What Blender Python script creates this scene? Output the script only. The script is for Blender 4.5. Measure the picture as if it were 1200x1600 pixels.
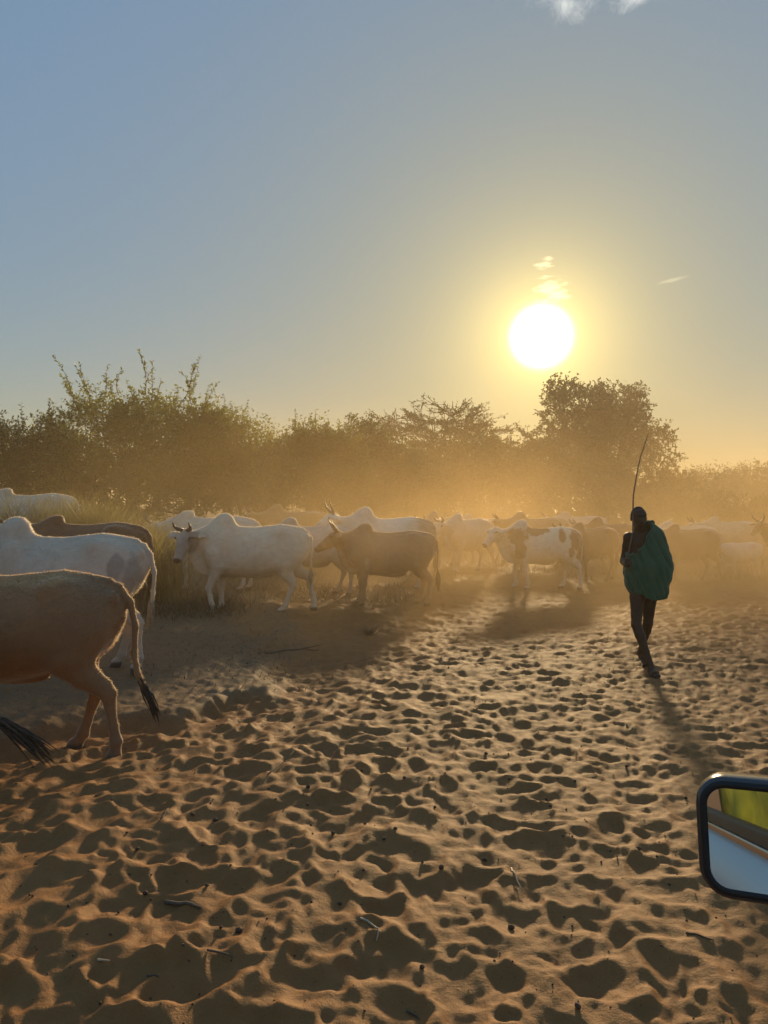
import bpy, bmesh, math, random
import numpy as np
from mathutils import Vector, Matrix
R = math.radians
PI = math.pi
for o in list(bpy.data.objects):
    bpy.data.objects.remove(o)
sc = bpy.context.scene
COL = sc.collection

# ------------------------------------------------------------------ camera
F, HY, HC = 1155.0, 787.0, 1.77          # focal length in photo pixels, horizon row, eye height in metres
cam_d = bpy.data.cameras.new('camera')
cam = bpy.data.objects.new('camera', cam_d)
COL.objects.link(cam)
cam.location = (0, 0, HC)
cam.rotation_euler = (R(90) - math.atan(13 / F), 0, 0)
cam_d.sensor_fit = 'VERTICAL'
cam_d.sensor_height = 36
cam_d.lens = 26
cam_d.clip_start = 0.02
cam_d.clip_end = 5000
sc.camera = cam


def px(x, d):
    """sideways metres of photo column x at depth d"""
    return (x - 600) / F * d


def pz(y, d):
    """height of photo row y at depth d"""
    return HC - (y - HY) / F * d


# ------------------------------------------------------------------ world, sun, exposure
SUN = Vector((245, 1155, 260)).normalized()
SUN_EL = math.asin(SUN.z)
SUN_AZ = math.atan2(SUN.x, SUN.y)
world = bpy.data.worlds.new('World')
sc.world = world
world.use_nodes = True
wt = world.node_tree
wt.nodes.clear()


class NT:
    def __init__(s, tree):
        s.t = tree

    def n(s, typ, **kw):
        nd = s.t.nodes.new(typ)
        for k, v in kw.items():
            setattr(nd, k, v)
        return nd

    def put(s, sock, v):
        if isinstance(v, bpy.types.NodeSocket):
            s.t.links.new(v, sock)
        elif v is not None:
            sock.default_value = v

    def math(s, op, a, b=None, c=None, clamp=False):
        nd = s.n('ShaderNodeMath', operation=op, use_clamp=clamp)
        s.put(nd.inputs[0], a)
        s.put(nd.inputs[1], b)
        s.put(nd.inputs[2], c)
        return nd.outputs[0]

    def vmath(s, op, a, b=None):
        nd = s.n('ShaderNodeVectorMath', operation=op)
        s.put(nd.inputs[0], a)
        s.put(nd.inputs[1], b)
        return nd.outputs['Value'] if op in ('DOT_PRODUCT', 'LENGTH', 'DISTANCE') else nd.outputs[0]

    def ramp(s, fac, stops, interp='LINEAR'):
        nd = s.n('ShaderNodeValToRGB')
        cr = nd.color_ramp
        cr.interpolation = interp
        while len(cr.elements) < len(stops):
            cr.elements.new(0.5)
        for e, (p, c) in zip(cr.elements, stops):
            e.position = p
            e.color = tuple(c) + (1,) if len(c) == 3 else c
        s.put(nd.inputs[0], fac)
        return nd.outputs[0]

    def range(s, v, a, b, c=0., d=1., smooth=False):
        nd = s.n('ShaderNodeMapRange', interpolation_type='SMOOTHSTEP' if smooth else 'LINEAR')
        for i, q in enumerate((v, a, b, c, d)):
            s.put(nd.inputs[i], q)
        return nd.outputs[0]

    def mix(s, fac, a, b, mode='MIX'):
        nd = s.n('ShaderNodeMix', data_type='RGBA', blend_type=mode)
        s.put(nd.inputs[0], fac)
        for sock, v in ((nd.inputs[6], a), (nd.inputs[7], b)):
            if isinstance(v, (tuple, list)) and len(v) == 3:
                v = tuple(v) + (1,)
            s.put(sock, v)
        return nd.outputs[2]

    def noise(s, vec, scale, detail=2., rough=.5, dist=0., col=False):
        nd = s.n('ShaderNodeTexNoise')
        s.put(nd.inputs['Vector'], vec)
        nd.inputs['Scale'].default_value = scale
        nd.inputs['Detail'].default_value = detail
        nd.inputs['Roughness'].default_value = rough
        nd.inputs['Distortion'].default_value = dist
        return nd.outputs['Color' if col else 'Fac']


w = NT(wt)
sky = w.n('ShaderNodeTexSky', sky_type='NISHITA')
sky.sun_disc = False
sky.sun_elevation = SUN_EL
sky.sun_rotation = SUN_AZ
sky.altitude = 400
sky.air_density = 1.0
sky.dust_density = SKY_DUST = 1.0
sky.ozone_density = 1.4
geo = w.n('ShaderNodeTexCoord')
vdir = w.vmath('NORMALIZE', geo.outputs['Generated'])
cosang = w.vmath('DOT_PRODUCT', vdir, tuple(SUN))
ang = w.math('ARCCOSINE', w.math('MINIMUM', cosang, 0.999999))          # radians from the sun
deg = w.math('MULTIPLY', ang, 180 / PI)
# circumsolar aureole of a dusty evening sky: a blown-out core and a wide warm skirt
core = w.math('MULTIPLY', w.math('EXPONENT', w.math('MULTIPLY', w.math('POWER', w.math('DIVIDE', deg, .98), 2.0), -1.0)), 900.0)
mid = w.math('MULTIPLY', w.math('EXPONENT', w.math('DIVIDE', deg, -2.9)), 10.5)
wide = w.math('MULTIPLY', w.math('EXPONENT', w.math('DIVIDE', deg, -9.0)), 1.25)


def scaled(col, f):
    nd = w.n('ShaderNodeVectorMath', operation='SCALE')
    nd.inputs[0].default_value = col
    w.put(nd.inputs['Scale'], f)
    return nd.outputs[0]


aur = w.vmath('ADD', scaled((1.0, .93, .75), core), w.vmath('ADD', scaled((1.0, .70, .16), mid), scaled((1.0, .66, .12), wide)))
# small bits of cloud: a torn cumulus edge high up, wisps over the sun
cn = w.noise(vdir, 34, 9, .68, .4)


def cloud_patch(cx, cy, rx, ry, lo, hi, tilt=0., nz=cn):
    c = Vector(((cx - 600), F, (HY - cy))).normalized()
    right = Vector((c.y, -c.x, 0)).normalized()
    up = right.cross(c).normalized()
    r2 = right * math.cos(tilt) + up * math.sin(tilt)
    u2 = -right * math.sin(tilt) + up * math.cos(tilt)
    a = w.math('DIVIDE', w.vmath('DOT_PRODUCT', vdir, tuple(r2)), rx / F)
    b = w.math('DIVIDE', w.vmath('DOT_PRODUCT', vdir, tuple(u2)), ry / F)
    q = w.math('ADD', w.math('MULTIPLY', a, a), w.math('MULTIPLY', b, b))
    m = w.math('SUBTRACT', 1.0, q)
    m = w.math('MULTIPLY', m, w.range(w.vmath('DOT_PRODUCT', vdir, tuple(c)), .5, .6), None)
    v = w.math('ADD', nz, w.math('MULTIPLY', m, .28))
    return w.math('MULTIPLY', w.range(v, lo, hi, smooth=True), w.range(m, 0, .35))


cl = cloud_patch(895, -20, 75, 52, .56, .98)
cl = w.math('MAXIMUM', cl, cloud_patch(990, -10, 70, 28, .60, .98))
mpn = w.n('ShaderNodeMapping')
w.put(mpn.inputs[0], vdir)
mpn.inputs['Scale'].default_value = (1, 1, 4)
cn2 = w.noise(mpn.outputs[0], 30, 5, .6)
wisp = cloud_patch(862, 455, 34, 30, .62, .85, nz=cn2)
wisp = w.math('MAXIMUM', wisp, cloud_patch(848, 412, 24, 12, .62, .85, nz=cn2))
wisp = w.math('MAXIMUM', wisp, w.math('MULTIPLY', cloud_patch(1052, 438, 28, 3.5, .55, .9, R(10), nz=cn2), .3))
lum = w.vmath('DOT_PRODUCT', sky.outputs[0], (.25, .6, .15))
soft = w.n('ShaderNodeVectorMath', operation='SCALE')          # even out the sky: dusty air veils its brightest part
w.put(soft.inputs[0], w.vmath('MULTIPLY', sky.outputs[0], (.84, 1.07, 1.13)))
w.put(soft.inputs['Scale'], w.math('MULTIPLY', 1.2, w.math('POWER', w.math('MAXIMUM', lum, .02), -.85)))
skyc = w.vmath('ADD', soft.outputs[0], aur)
skyc = w.vmath('ADD', skyc, scaled((2.6, 2.4, 2.0), cl))
skyc = w.vmath('ADD', skyc, scaled((4.2, 3.4, 1.9), wisp))
bg = w.n('ShaderNodeBackground')
w.put(bg.inputs[0], skyc)
bg.inputs[1].default_value = 0.101
wo = w.n('ShaderNodeOutputWorld')
wt.links.new(bg.outputs[0], wo.inputs[0])

sun_d = bpy.data.lights.new('sun', 'SUN')
sun_d.energy = 4.0
sun_d.angle = R(4.5)          # the dust spreads the low sun into a broad blot, as it shows in the sky
sun_d.color = (1.0, .72, .38)
sun = bpy.data.objects.new('sun', sun_d)
COL.objects.link(sun)
sun.location = SUN * 100
sun.rotation_euler = SUN.to_track_quat('Z', 'Y').to_euler()

sc.view_settings.view_transform = 'Standard'
sc.view_settings.look = 'None'
sc.view_settings.gamma = 1
sc.view_settings.exposure = 0.9
cy = sc.cycles
cy.use_denoising = True
cy.max_bounces = 6
cy.diffuse_bounces = 3
cy.glossy_bounces = 3
cy.transmission_bounces = 4
cy.volume_bounces = 1
cy.transparent_max_bounces = 8
cy.sample_clamp_indirect = 4
cy.caustics_reflective = False
cy.caustics_refractive = False
cy.volume_step_rate = 1.0
cy.volume_max_steps = 128

# ------------------------------------------------------------------ helpers


def material(name):
    m = bpy.data.materials.new(name)
    m.use_nodes = True
    m.node_tree.nodes.clear()
    return m, NT(m.node_tree)


def finish(m, t, shader):
    o = t.n('ShaderNodeOutputMaterial')
    t.t.links.new(shader, o.inputs[0])
    return m


def principled(t, **kw):
    b = t.n('ShaderNodeBsdfPrincipled')
    for k, v in kw.items():
        if isinstance(v, tuple) and len(v) == 3 and k not in ('Normal',):
            v = v + (1,)
        t.put(b.inputs[k], v)
    return b


def bump(t, h, strength, dist=.01):
    b = t.n('ShaderNodeBump')
    b.inputs['Strength'].default_value = strength
    b.inputs['Distance'].default_value = dist
    t.put(b.inputs['Height'], h)
    return b.outputs[0]


def simple(name, col, rough=.6, metallic=0., vary=.0, scale=20., spec=.5, bmp=0.):
    m, t = material(name)
    tc = t.n('ShaderNodeTexCoord').outputs['Object']
    nz = t.noise(tc, scale, 4, .6)
    c = t.mix(t.range(nz, .3, .7), tuple(x * (1 - vary) for x in col), tuple(min(1, x * (1 + vary)) for x in col))
    b = principled(t, **{'Base Color': c, 'Roughness': rough, 'Metallic': metallic, 'Specular IOR Level': spec})
    if bmp:
        t.put(b.inputs['Normal'], bump(t, nz, bmp))
    return finish(m, t, b.outputs[0])


def link(name, me, mat=None, parent=None, smooth=True):
    o = bpy.data.objects.new(name, me)
    COL.objects.link(o)
    if mat is not None:
        me.materials.clear()
        me.materials.append(mat)
    if smooth and len(me.polygons):
        me.polygons.foreach_set('use_smooth', np.ones(len(me.polygons), bool))
    if parent is not None:
        o.parent = parent
    return o


def mesh(name, v, f):
    me = bpy.data.meshes.new(name)
    me.from_pydata([tuple(p) for p in v], [], f)
    me.update()
    return me


def fast_mesh(name, V, Q):
    """numpy vertices and equal-sized faces"""
    V = np.asarray(V, np.float32)
    Q = np.asarray(Q, np.int32)
    k = Q.shape[1]
    me = bpy.data.meshes.new(name)
    me.vertices.add(len(V))
    me.vertices.foreach_set('co', V.ravel())
    me.loops.add(Q.size)
    me.loops.foreach_set('vertex_index', Q.ravel())
    me.polygons.add(len(Q))
    me.polygons.foreach_set('loop_start', np.arange(0, Q.size, k, dtype=np.int32))
    me.update(calc_edges=True)
    return me


def thing(name, label, cat, loc=(0, 0, 0), rz=0., group=None):
    o = bpy.data.objects.new(name, None)
    COL.objects.link(o)
    o.location = loc
    o.rotation_euler = (0, 0, rz)
    o.empty_display_size = .2
    o['label'] = label
    o['category'] = cat
    if group:
        o['group'] = group
    return o


def tag(o, label, cat, group=None, kind=None):
    o['label'] = label
    o['category'] = cat
    if group:
        o['group'] = group
    if kind:
        o['kind'] = kind
    return o


class MB:
    """collects closed shapes"""
    def __init__(s):
        s.v = []
        s.f = []

    def rings(s, rings, caps=True):
        b = len(s.v)
        n = len(rings[0])
        for r in rings:
            s.v += [tuple(p) for p in r]
        for i in range(len(rings) - 1):
            for j in range(n):
                k = (j + 1) % n
                s.f.append((b + i * n + j, b + i * n + k, b + (i + 1) * n + k, b + (i + 1) * n + j))
        if caps:
            s.f.append(tuple(b + j for j in range(n))[::-1])
            s.f.append(tuple(b + (len(rings) - 1) * n + j for j in range(n)))

    def tube(s, pts, rad, n=10, side=(0, 1, 0), caps=True, round_ends=False):
        """pts along a path; rad: r or (r_side, r_other) for each point"""
        P = [Vector(p) for p in pts]
        rr = [(r, r) if not isinstance(r, (tuple, list)) else r for r in rad]
        if round_ends:
            d0 = (P[0] - P[1]).normalized()
            d1 = (P[-1] - P[-2]).normalized()
            a, b = rr[0], rr[-1]
            P = [P[0] + d0 * min(a) * .85] + P + [P[-1] + d1 * min(b) * .85]
            rr = [(a[0] * .5, a[1] * .5)] + rr + [(b[0] * .5, b[1] * .5)]
        out = []
        sd = Vector(side)
        for i, p in enumerate(P):
            t = (P[min(i + 1, len(P) - 1)] - P[max(i - 1, 0)]).normalized()
            u = sd - t * sd.dot(t)
            if u.length < 1e-3:
                u = Vector((1, 0, 0)) - t * t.x
            u.normalize()
            v = t.cross(u)
            a, b = rr[i]
            out.append([p + u * (a * math.cos(2 * PI * k / n)) + v * (b * math.sin(2 * PI * k / n)) for k in range(n)])
        s.rings(out, caps)

    def ell(s, c, r, n=14, m=8, rot=None):
        c = Vector(c)
        out = []
        for i in range(m + 1):
            th = PI * min(max(i / m, .04), .96)
            ring = []
            for j in range(n):
                ph = 2 * PI * j / n
                q = Vector((r[0] * math.sin(th) * math.cos(ph), r[1] * math.sin(th) * math.sin(ph), -r[2] * math.cos(th)))
                if rot is not None:
                    q = rot @ q
                ring.append(c + q)
            out.append(ring)
        s.rings(out)

    def box(s, lo, hi):
        b = len(s.v)
        for z in (lo[2], hi[2]):
            s.v += [(lo[0], lo[1], z), (hi[0], lo[1], z), (hi[0], hi[1], z), (lo[0], hi[1], z)]
        s.f += [tuple(b + i for i in q) for q in ((3, 2, 1, 0), (4, 5, 6, 7), (0, 1, 5, 4), (1, 2, 6, 5), (2, 3, 7, 6), (3, 0, 4, 7))]

    def me(s, name):
        return mesh(name, s.v, s.f)


class Skin:
    """one continuous surface grown round blended limbs (a distance field, meshed with surface nets)"""
    def __init__(s, lo, hi, h):
        s.h = h
        s.lo = np.array(lo, float)
        n = np.ceil((np.array(hi) - s.lo) / h).astype(int) + 1
        s.ax = [(s.lo[i] + np.arange(n[i]) * h).astype(np.float32) for i in range(3)]
        s.D = np.full(tuple(n), .5, np.float32)

    def _box(s, lo, hi):
        sl = []
        for i in range(3):
            a = max(0, int((lo[i] - s.lo[i]) / s.h))
            b = min(len(s.ax[i]), int((hi[i] - s.lo[i]) / s.h) + 2)
            if b <= a:
                return None
            sl.append(slice(a, b))
        return tuple(sl)

    def merge(s, sl, d, k):
        """polynomial smooth union"""
        D = s.D[sl]
        hh = np.clip(.5 + .5 * (D - d) / k, 0, 1)
        s.D[sl] = D * (1 - hh) + d * hh - k * hh * (1 - hh)

    def pts(s, sl):
        return s.ax[0][sl[0]][:, None, None], s.ax[1][sl[1]][None, :, None], s.ax[2][sl[2]][None, None, :]

    @staticmethod
    def seg(x, y, z, a, b, ra, rb, side):
        ab = b - a
        L2 = max(float(ab @ ab), 1e-9)
        t_ = ab / math.sqrt(L2)
        u = side - t_ * float(side @ t_)
        if np.linalg.norm(u) < 1e-3:
            u = np.array([1., 0, 0]) - t_ * t_[0]
        u = u / np.linalg.norm(u)
        v = np.cross(t_, u)
        qx, qy, qz = x - a[0], y - a[1], z - a[2]
        raw = (qx * ab[0] + qy * ab[1] + qz * ab[2]) / L2
        t = np.clip(raw, 0, 1)
        ww = (raw - t) * math.sqrt(L2)
        uu = qx * u[0] + qy * u[1] + qz * u[2]
        vv = qx * v[0] + qy * v[1] + qz * v[2]
        ru = ra[0] + (rb[0] - ra[0]) * t
        rv = ra[1] + (rb[1] - ra[1]) * t
        rw = np.minimum(ru, rv)
        f = np.sqrt((uu / ru) ** 2 + (vv / rv) ** 2 + (ww / rw) ** 2)
        g = np.sqrt((uu / ru ** 2) ** 2 + (vv / rv ** 2) ** 2 + (ww / rw ** 2) ** 2)
        return np.where(f > .05, f * (f - 1) / np.maximum(g, 1e-4), -rw * .95)

    def tube(s, pts, rad, side=(0, 1, 0), k=.03, ki=.012):
        P = [np.array(tuple(p), float) for p in pts]
        rr = [(r, r) if not isinstance(r, (tuple, list)) else r for r in rad]
        m = max(max(r) for r in rr) + k + 2 * s.h
        sl = s._box(np.min(P, 0) - m, np.max(P, 0) + m)
        if sl is None:
            return
        x, y, z = s.pts(sl)
        d = None
        sd = np.array(tuple(side), float)
        for i in range(len(P) - 1):
            e = s.seg(x, y, z, P[i], P[i + 1], rr[i], rr[i + 1], sd)
            if d is None:
                d = e
            else:
                hh = np.clip(.5 + .5 * (d - e) / ki, 0, 1)
                d = d * (1 - hh) + e * hh - ki * hh * (1 - hh)
        s.merge(sl, d.astype(np.float32), k)

    def ell(s, c, r, rot=None, k=.03):
        c = np.array(tuple(c), float)
        m = max(r) + k + 2 * s.h
        sl = s._box(c - m, c + m)
        if sl is None:
            return
        x, y, z = s.pts(sl)
        x, y, z = x - c[0], y - c[1], z - c[2]
        if rot is not None:
            M = np.array(rot)
            x, y, z = (M[0][0] * x + M[1][0] * y + M[2][0] * z, M[0][1] * x + M[1][1] * y + M[2][1] * z, M[0][2] * x + M[1][2] * y + M[2][2] * z)
        f = np.sqrt((x / r[0]) ** 2 + (y / r[1]) ** 2 + (z / r[2]) ** 2)
        g = np.sqrt((x / r[0] ** 2) ** 2 + (y / r[1] ** 2) ** 2 + (z / r[2] ** 2) ** 2)
        s.merge(sl, np.where(f > .05, f * (f - 1) / np.maximum(g, 1e-4), -min(r) * .95).astype(np.float32), k)

    def mesh(s, name, flat_z=None):
        D = s.D
        ins = D < 0
        nx, ny, nz = D.shape
        cnt = np.zeros((nx - 1, ny - 1, nz - 1), np.int8)
        offs = [(i, j, k) for i in (0, 1) for j in (0, 1) for k in (0, 1)]
        for (i, j, k) in offs:
            cnt += ins[i:nx - 1 + i, j:ny - 1 + j, k:nz - 1 + k]
        act = (cnt > 0) & (cnt < 8)
        I = np.argwhere(act)
        vid = np.full(act.shape, -1, np.int32)
        vid[act] = np.arange(len(I))
        cv = np.stack([D[I[:, 0] + i, I[:, 1] + j, I[:, 2] + k] for (i, j, k) in offs], 1)
        acc = np.zeros((len(I), 3))
        num = np.zeros(len(I))
        for a in range(8):
            for b in range(a + 1, 8):
                oa, ob = np.array(offs[a]), np.array(offs[b])
                if np.abs(oa - ob).sum() != 1:
                    continue
                m = (cv[:, a] < 0) != (cv[:, b] < 0)
                t = np.where(m, cv[:, a] / np.where(m, cv[:, a] - cv[:, b], 1), 0)
                p = oa[None, :] + (ob - oa)[None, :] * t[:, None]
                acc += p * m[:, None]
                num += m
        V = s.lo + (I + acc / num[:, None]) * s.h
        quads = []
        for ax in range(3):
            o1, o2 = [(1, 2), (2, 0), (0, 1)][ax]
            sl_a = [slice(None)] * 3
            sl_b = [slice(None)] * 3
            sl_a[ax] = slice(0, D.shape[ax] - 1)
            sl_b[ax] = slice(1, D.shape[ax])
            ch = ins[tuple(sl_a)] != ins[tuple(sl_b)]
            E = np.argwhere(ch)
            E = E[(E[:, o1] > 0) & (E[:, o2] > 0) & (E[:, o1] < D.shape[o1] - 1) & (E[:, o2] < D.shape[o2] - 1)]
            d1 = np.zeros(3, int)
            d1[o1] = 1
            d2 = np.zeros(3, int)
            d2[o2] = 1
            c = [E - d1 - d2, E - d2, E, E - d1]
            q = np.stack([vid[k_[:, 0], k_[:, 1], k_[:, 2]] for k_ in c], 1)
            flip = ~ins[E[:, 0], E[:, 1], E[:, 2]]
            q[flip] = q[flip][:, ::-1]
            quads.append(q)
        Q = np.concatenate(quads)
        Q = Q[(Q >= 0).all(1)]
        return fast_mesh(name, V, Q)


def coords(me):
    a = np.empty(len(me.vertices) * 3, np.float32)
    me.vertices.foreach_get('co', a)
    return a.reshape(-1, 3)


def set_col(me, C, name='Col'):
    at = me.attributes.new(name, 'FLOAT_COLOR', 'POINT')
    A = np.ones((len(C), 4), np.float32)
    A[:, :3] = C
    at.data.foreach_set('color', A.ravel())


def vnoise(P, scale, seed, octaves=4):
    """cheap smooth noise for arrays (N,3): sum of rotated sines"""
    rg = np.random.default_rng(seed)
    out = np.zeros(len(P))
    amp, tot = 1., 0.
    for o in range(octaves):
        for k in range(3):
            d = rg.normal(size=3)
            d /= np.linalg.norm(d)
            e = rg.normal(size=3)
            e /= np.linalg.norm(e)
            out += amp * np.sin((P @ d) * scale + 1.7 * np.sin((P @ e) * scale * .7 + rg.uniform(0, 6)) + rg.uniform(0, 6))
            tot += amp
        scale *= 2.03
        amp *= .55
    return out / tot * 1.8


def sstep(a, b, x):
    t = np.clip((x - a) / (b - a), 0, 1)
    return t * t * (3 - 2 * t)

# ------------------------------------------------------------------ ground: trodden sand
RES = .0125
X0, X1, Y0, Y1 = -13., 14., .3, 27.
NX, NY = int((X1 - X0) / RES), int((Y1 - Y0) / RES)
gx = X0 + (np.arange(NX) + .5) * RES
gy = Y0 + (np.arange(NY) + .5) * RES
rng = np.random.default_rng(11)


def lattice_noise(nx, ny, cell, seed):
    rg = np.random.default_rng(seed)
    cx, cy_ = int(nx / cell) + 3, int(ny / cell) + 3
    g = rg.uniform(-1, 1, (cy_, cx))
    xs, ys = np.arange(nx) / cell, np.arange(ny) / cell
    ix, iy = xs.astype(int), ys.astype(int)
    fx, fy = xs - ix, ys - iy
    fx, fy = fx * fx * (3 - 2 * fx), fy * fy * (3 - 2 * fy)
    a = g[iy][:, ix]
    b = g[iy][:, ix + 1]
    c = g[iy + 1][:, ix]
    d = g[iy + 1][:, ix + 1]
    fx, fy = fx[None, :], fy[:, None]
    return (a * (1 - fx) + b * fx) * (1 - fy) + (c * (1 - fx) + d * fx) * fy


def patch_mask(x, y):
    """flat litter-strewn patch of firmer ground left of the track"""
    e = .35 * np.sin(x * 2.3 + 1) + .22 * np.sin(x * 5.1 + y * 1.7) + .12 * np.sin(x * 11.3 - y * 3.)
    lo = sstep(5.9, 6.25, y + e - .25 * x * .2)
    right = sstep(.35, -.35, x + 1.15 + (y - 6.2) * .10 + .8 * e)
    return lo * right


def bank(x, y):
    return .42 * sstep(-3.6, -5.4, x + .18 * (y - 13)) * sstep(10.9, 12.9, y)


def base_height(x, y):
    h = .10 * np.sin(x * .45 + 1.3) * np.sin(y * .38 + .4) + .05 * np.sin(x * 1.1 - y * .8)
    h = h * sstep(30, 22, y) * .8
    return h + bank(x, y) + .10 * patch_mask(x, y)


XX, YY = np.meshgrid(gx, gy)
BASE = base_height(XX, YY).astype(np.float32)
PM = patch_mask(XX, YY).astype(np.float32)
Hh = BASE + .010 * lattice_noise(NX, NY, 34, 3) + .02 * lattice_noise(NX, NY, 90, 4)
Hh = Hh.astype(np.float32)


def stamp(cx, cy_, a, b, th, depth, rim, push, amp, cloven, fresh):
    rad = max(a, b) * 1.75
    i0, i1 = int((cx - rad - X0) / RES), int((cx + rad - X0) / RES) + 1
    j0, j1 = int((cy_ - rad - Y0) / RES), int((cy_ + rad - Y0) / RES) + 1
    if i0 < 0 or j0 < 0 or i1 >= NX or j1 >= NY:
        return
    x = gx[i0:i1][None, :] - cx
    y = gy[j0:j1][:, None] - cy_
    c, s = math.cos(th), math.sin(th)
    u = (x * c + y * s) / a
    v = (-x * s + y * c) / b
    al = np.arctan2(v, u)
    q = np.sqrt(u * u + v * v) / (1 + amp[0] * np.sin(2 * al + amp[3]) + amp[1] * np.sin(3 * al + amp[4]) + amp[2] * np.sin(5 * al + amp[5]))
    if cloven:                                     # two toes with a ridge of sand between
        q = q + .45 * np.exp(-(v / .22) ** 2) * np.clip(u + .4, 0, 1)
    H = Hh[j0:j1, i0:i1]
    B = BASE[j0:j1, i0:i1]
    k = 1 - .85 * PM[(j0 + j1) // 2, (i0 + i1) // 2]
    ring = rim * k * np.exp(-((q - 1.14) / .22) ** 2) * (1 + push * u / np.maximum(q, .3))
    dig = depth * k * np.clip(1 - q * q, 0, 1) ** .85
    soft_ = .22 * sstep(1.05, .6, q)                    # a fresh print partly wipes out older relief
    if fresh:                                           # a recent tread: a clean scoop that meets its neighbours in a ridge
        wg = sstep(1.05, .88, q)
        H[:] = H * (1 - wg) + (B + .009 * k - 1.05 * depth * k * (1 - q * q) + .35 * (H - B)) * wg + ring
        return
    H[:] = H * (1 - soft_) + B * soft_ - dig * (1 - .8 * np.clip((B - H) / .038, 0, 1)) + ring


N = 80000
sx = rng.uniform(X0 + .5, X1 - .5, N)
sy = Y0 + .5 + (Y1 - Y0 - 1.) * rng.uniform(0, 1, N) ** 1.2
keep = np.abs(sx) < .66 * sy + 1.6
sx, sy = sx[keep], sy[keep]
N = len(sx)
for i in range(N):
    x, y = sx[i], sy[i]
    small = 1 / (1 + math.exp(-(x - .75 - .10 * (y - 3)) * 2.2))       # finer prints to the right
    big = (1 - small)
    size = rng.lognormal(-.08, .38)
    a = (.050 * small + .078 * big) * size
    b = a * rng.uniform(.6, .95)
    stamp(x, y, a, b, rng.normal(.2, .7), min(.038, a * rng.uniform(.12, .40)), a * rng.uniform(.04, .13), rng.uniform(-.6, .9), np.concatenate([rng.uniform(.02, .2, 1), rng.uniform(.02, .15, 1), rng.uniform(0, .08, 1), rng.uniform(0, 6.28, 3)]), rng.uniform() < .3, rng.uniform() < .5)
Hh -= (Hh - BASE).mean() * .9
for _ in range(1):
    Hp = np.pad(Hh, 1, mode='edge')
    Hh = (Hp[1:-1, 1:-1] * 4 + Hp[:-2, 1:-1] + Hp[2:, 1:-1] + Hp[1:-1, :-2] + Hp[1:-1, 2:]) / 8
wx = (.026 * lattice_noise(NX, NY, 9, 31) + .030 * lattice_noise(NX, NY, 22, 32) + .010 * lattice_noise(NX, NY, 4, 35)) / RES
wy = (.026 * lattice_noise(NX, NY, 9, 33) + .030 * lattice_noise(NX, NY, 22, 34) + .010 * lattice_noise(NX, NY, 4, 36)) / RES
jj, ii = np.meshgrid(np.arange(NY), np.arange(NX), indexing='ij')
fx_, fy_ = np.clip(ii + wx, 0, NX - 1.01), np.clip(jj + wy, 0, NY - 1.01)
i0, j0 = fx_.astype(np.int32), fy_.astype(np.int32)
fx_, fy_ = (fx_ - i0).astype(np.float32), (fy_ - j0).astype(np.float32)
i1, j1 = np.minimum(i0 + 1, NX - 1), np.minimum(j0 + 1, NY - 1)
Rel = (Hh - BASE) * .62
# crests pushed up between the treads: sharp ridges round shallow bowls, finer to the right
sm_ = 1 / (1 + np.exp(-np.clip((gx[None, :] - .75 - .10 * (gy[:, None] - 3)) * 2.2, -30, 30)))
rd1 = (1 - np.abs(lattice_noise(NX, NY, 17, 51))) ** 2
rd2 = (1 - np.abs(lattice_noise(NX, NY, 10, 52))) ** 2
rd3 = (1 - np.abs(lattice_noise(NX, NY, 29, 53))) ** 2
Rel += (1 - .8 * PM) * ((1 - sm_) * (.034 * rd1 + .026 * rd3 + .008 * rd2) + sm_ * (.020 * rd1 + .022 * rd2) - .028)
del rd1, rd2, rd3, sm_
Rel = (Rel[j0, i0] * (1 - fx_) + Rel[j0, i1] * fx_) * (1 - fy_) + (Rel[j1, i0] * (1 - fx_) + Rel[j1, i1] * fx_) * fy_
Hh = BASE + Rel
del wx, wy, jj, ii, fx_, fy_, i0, j0, i1, j1, Rel
Hh += .0045 * lattice_noise(NX, NY, 4, 7) * (1 + 1.5 * PM) + .006 * lattice_noise(NX, NY, 13, 8)
# ragged low clods on the firm patch
Hh += PM * .026 * np.abs(lattice_noise(NX, NY, 9, 21)) * (lattice_noise(NX, NY, 40, 22) > -.2)
edge = np.minimum.reduce([sstep(0, 1.2, XX - X0), sstep(0, 1.2, X1 - XX), sstep(0, 1.5, Y1 - YY)])
Hh = BASE * 1. + (Hh - BASE) * edge
del XX, YY


def sample(A, x, y):
    fx = np.clip((np.asarray(x) - X0) / RES - .5, 0, NX - 1.001)
    fy = np.clip((np.asarray(y) - Y0) / RES - .5, 0, NY - 1.001)
    ix, iy = fx.astype(int), fy.astype(int)
    fx, fy = fx - ix, fy - iy
    return (A[iy, ix] * (1 - fx) + A[iy, ix + 1] * fx) * (1 - fy) + (A[iy + 1, ix] * (1 - fx) + A[iy + 1, ix + 1] * fx) * fy


def far_height(x, y):
    inside = (x > X0) & (x < X1) & (y > Y0) & (y < Y1)
    return base_height(x, y) * np.where(y > 1, 1, sstep(-1, 1, y))


def gz(x, y):
    """height of the sand at a point"""
    if X0 < x < X1 and Y0 < y < Y1:
        return float(sample(Hh, np.array([x]), np.array([y]))[0])
    return float(far_height(np.array([x]), np.array([y]))[0])


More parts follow.
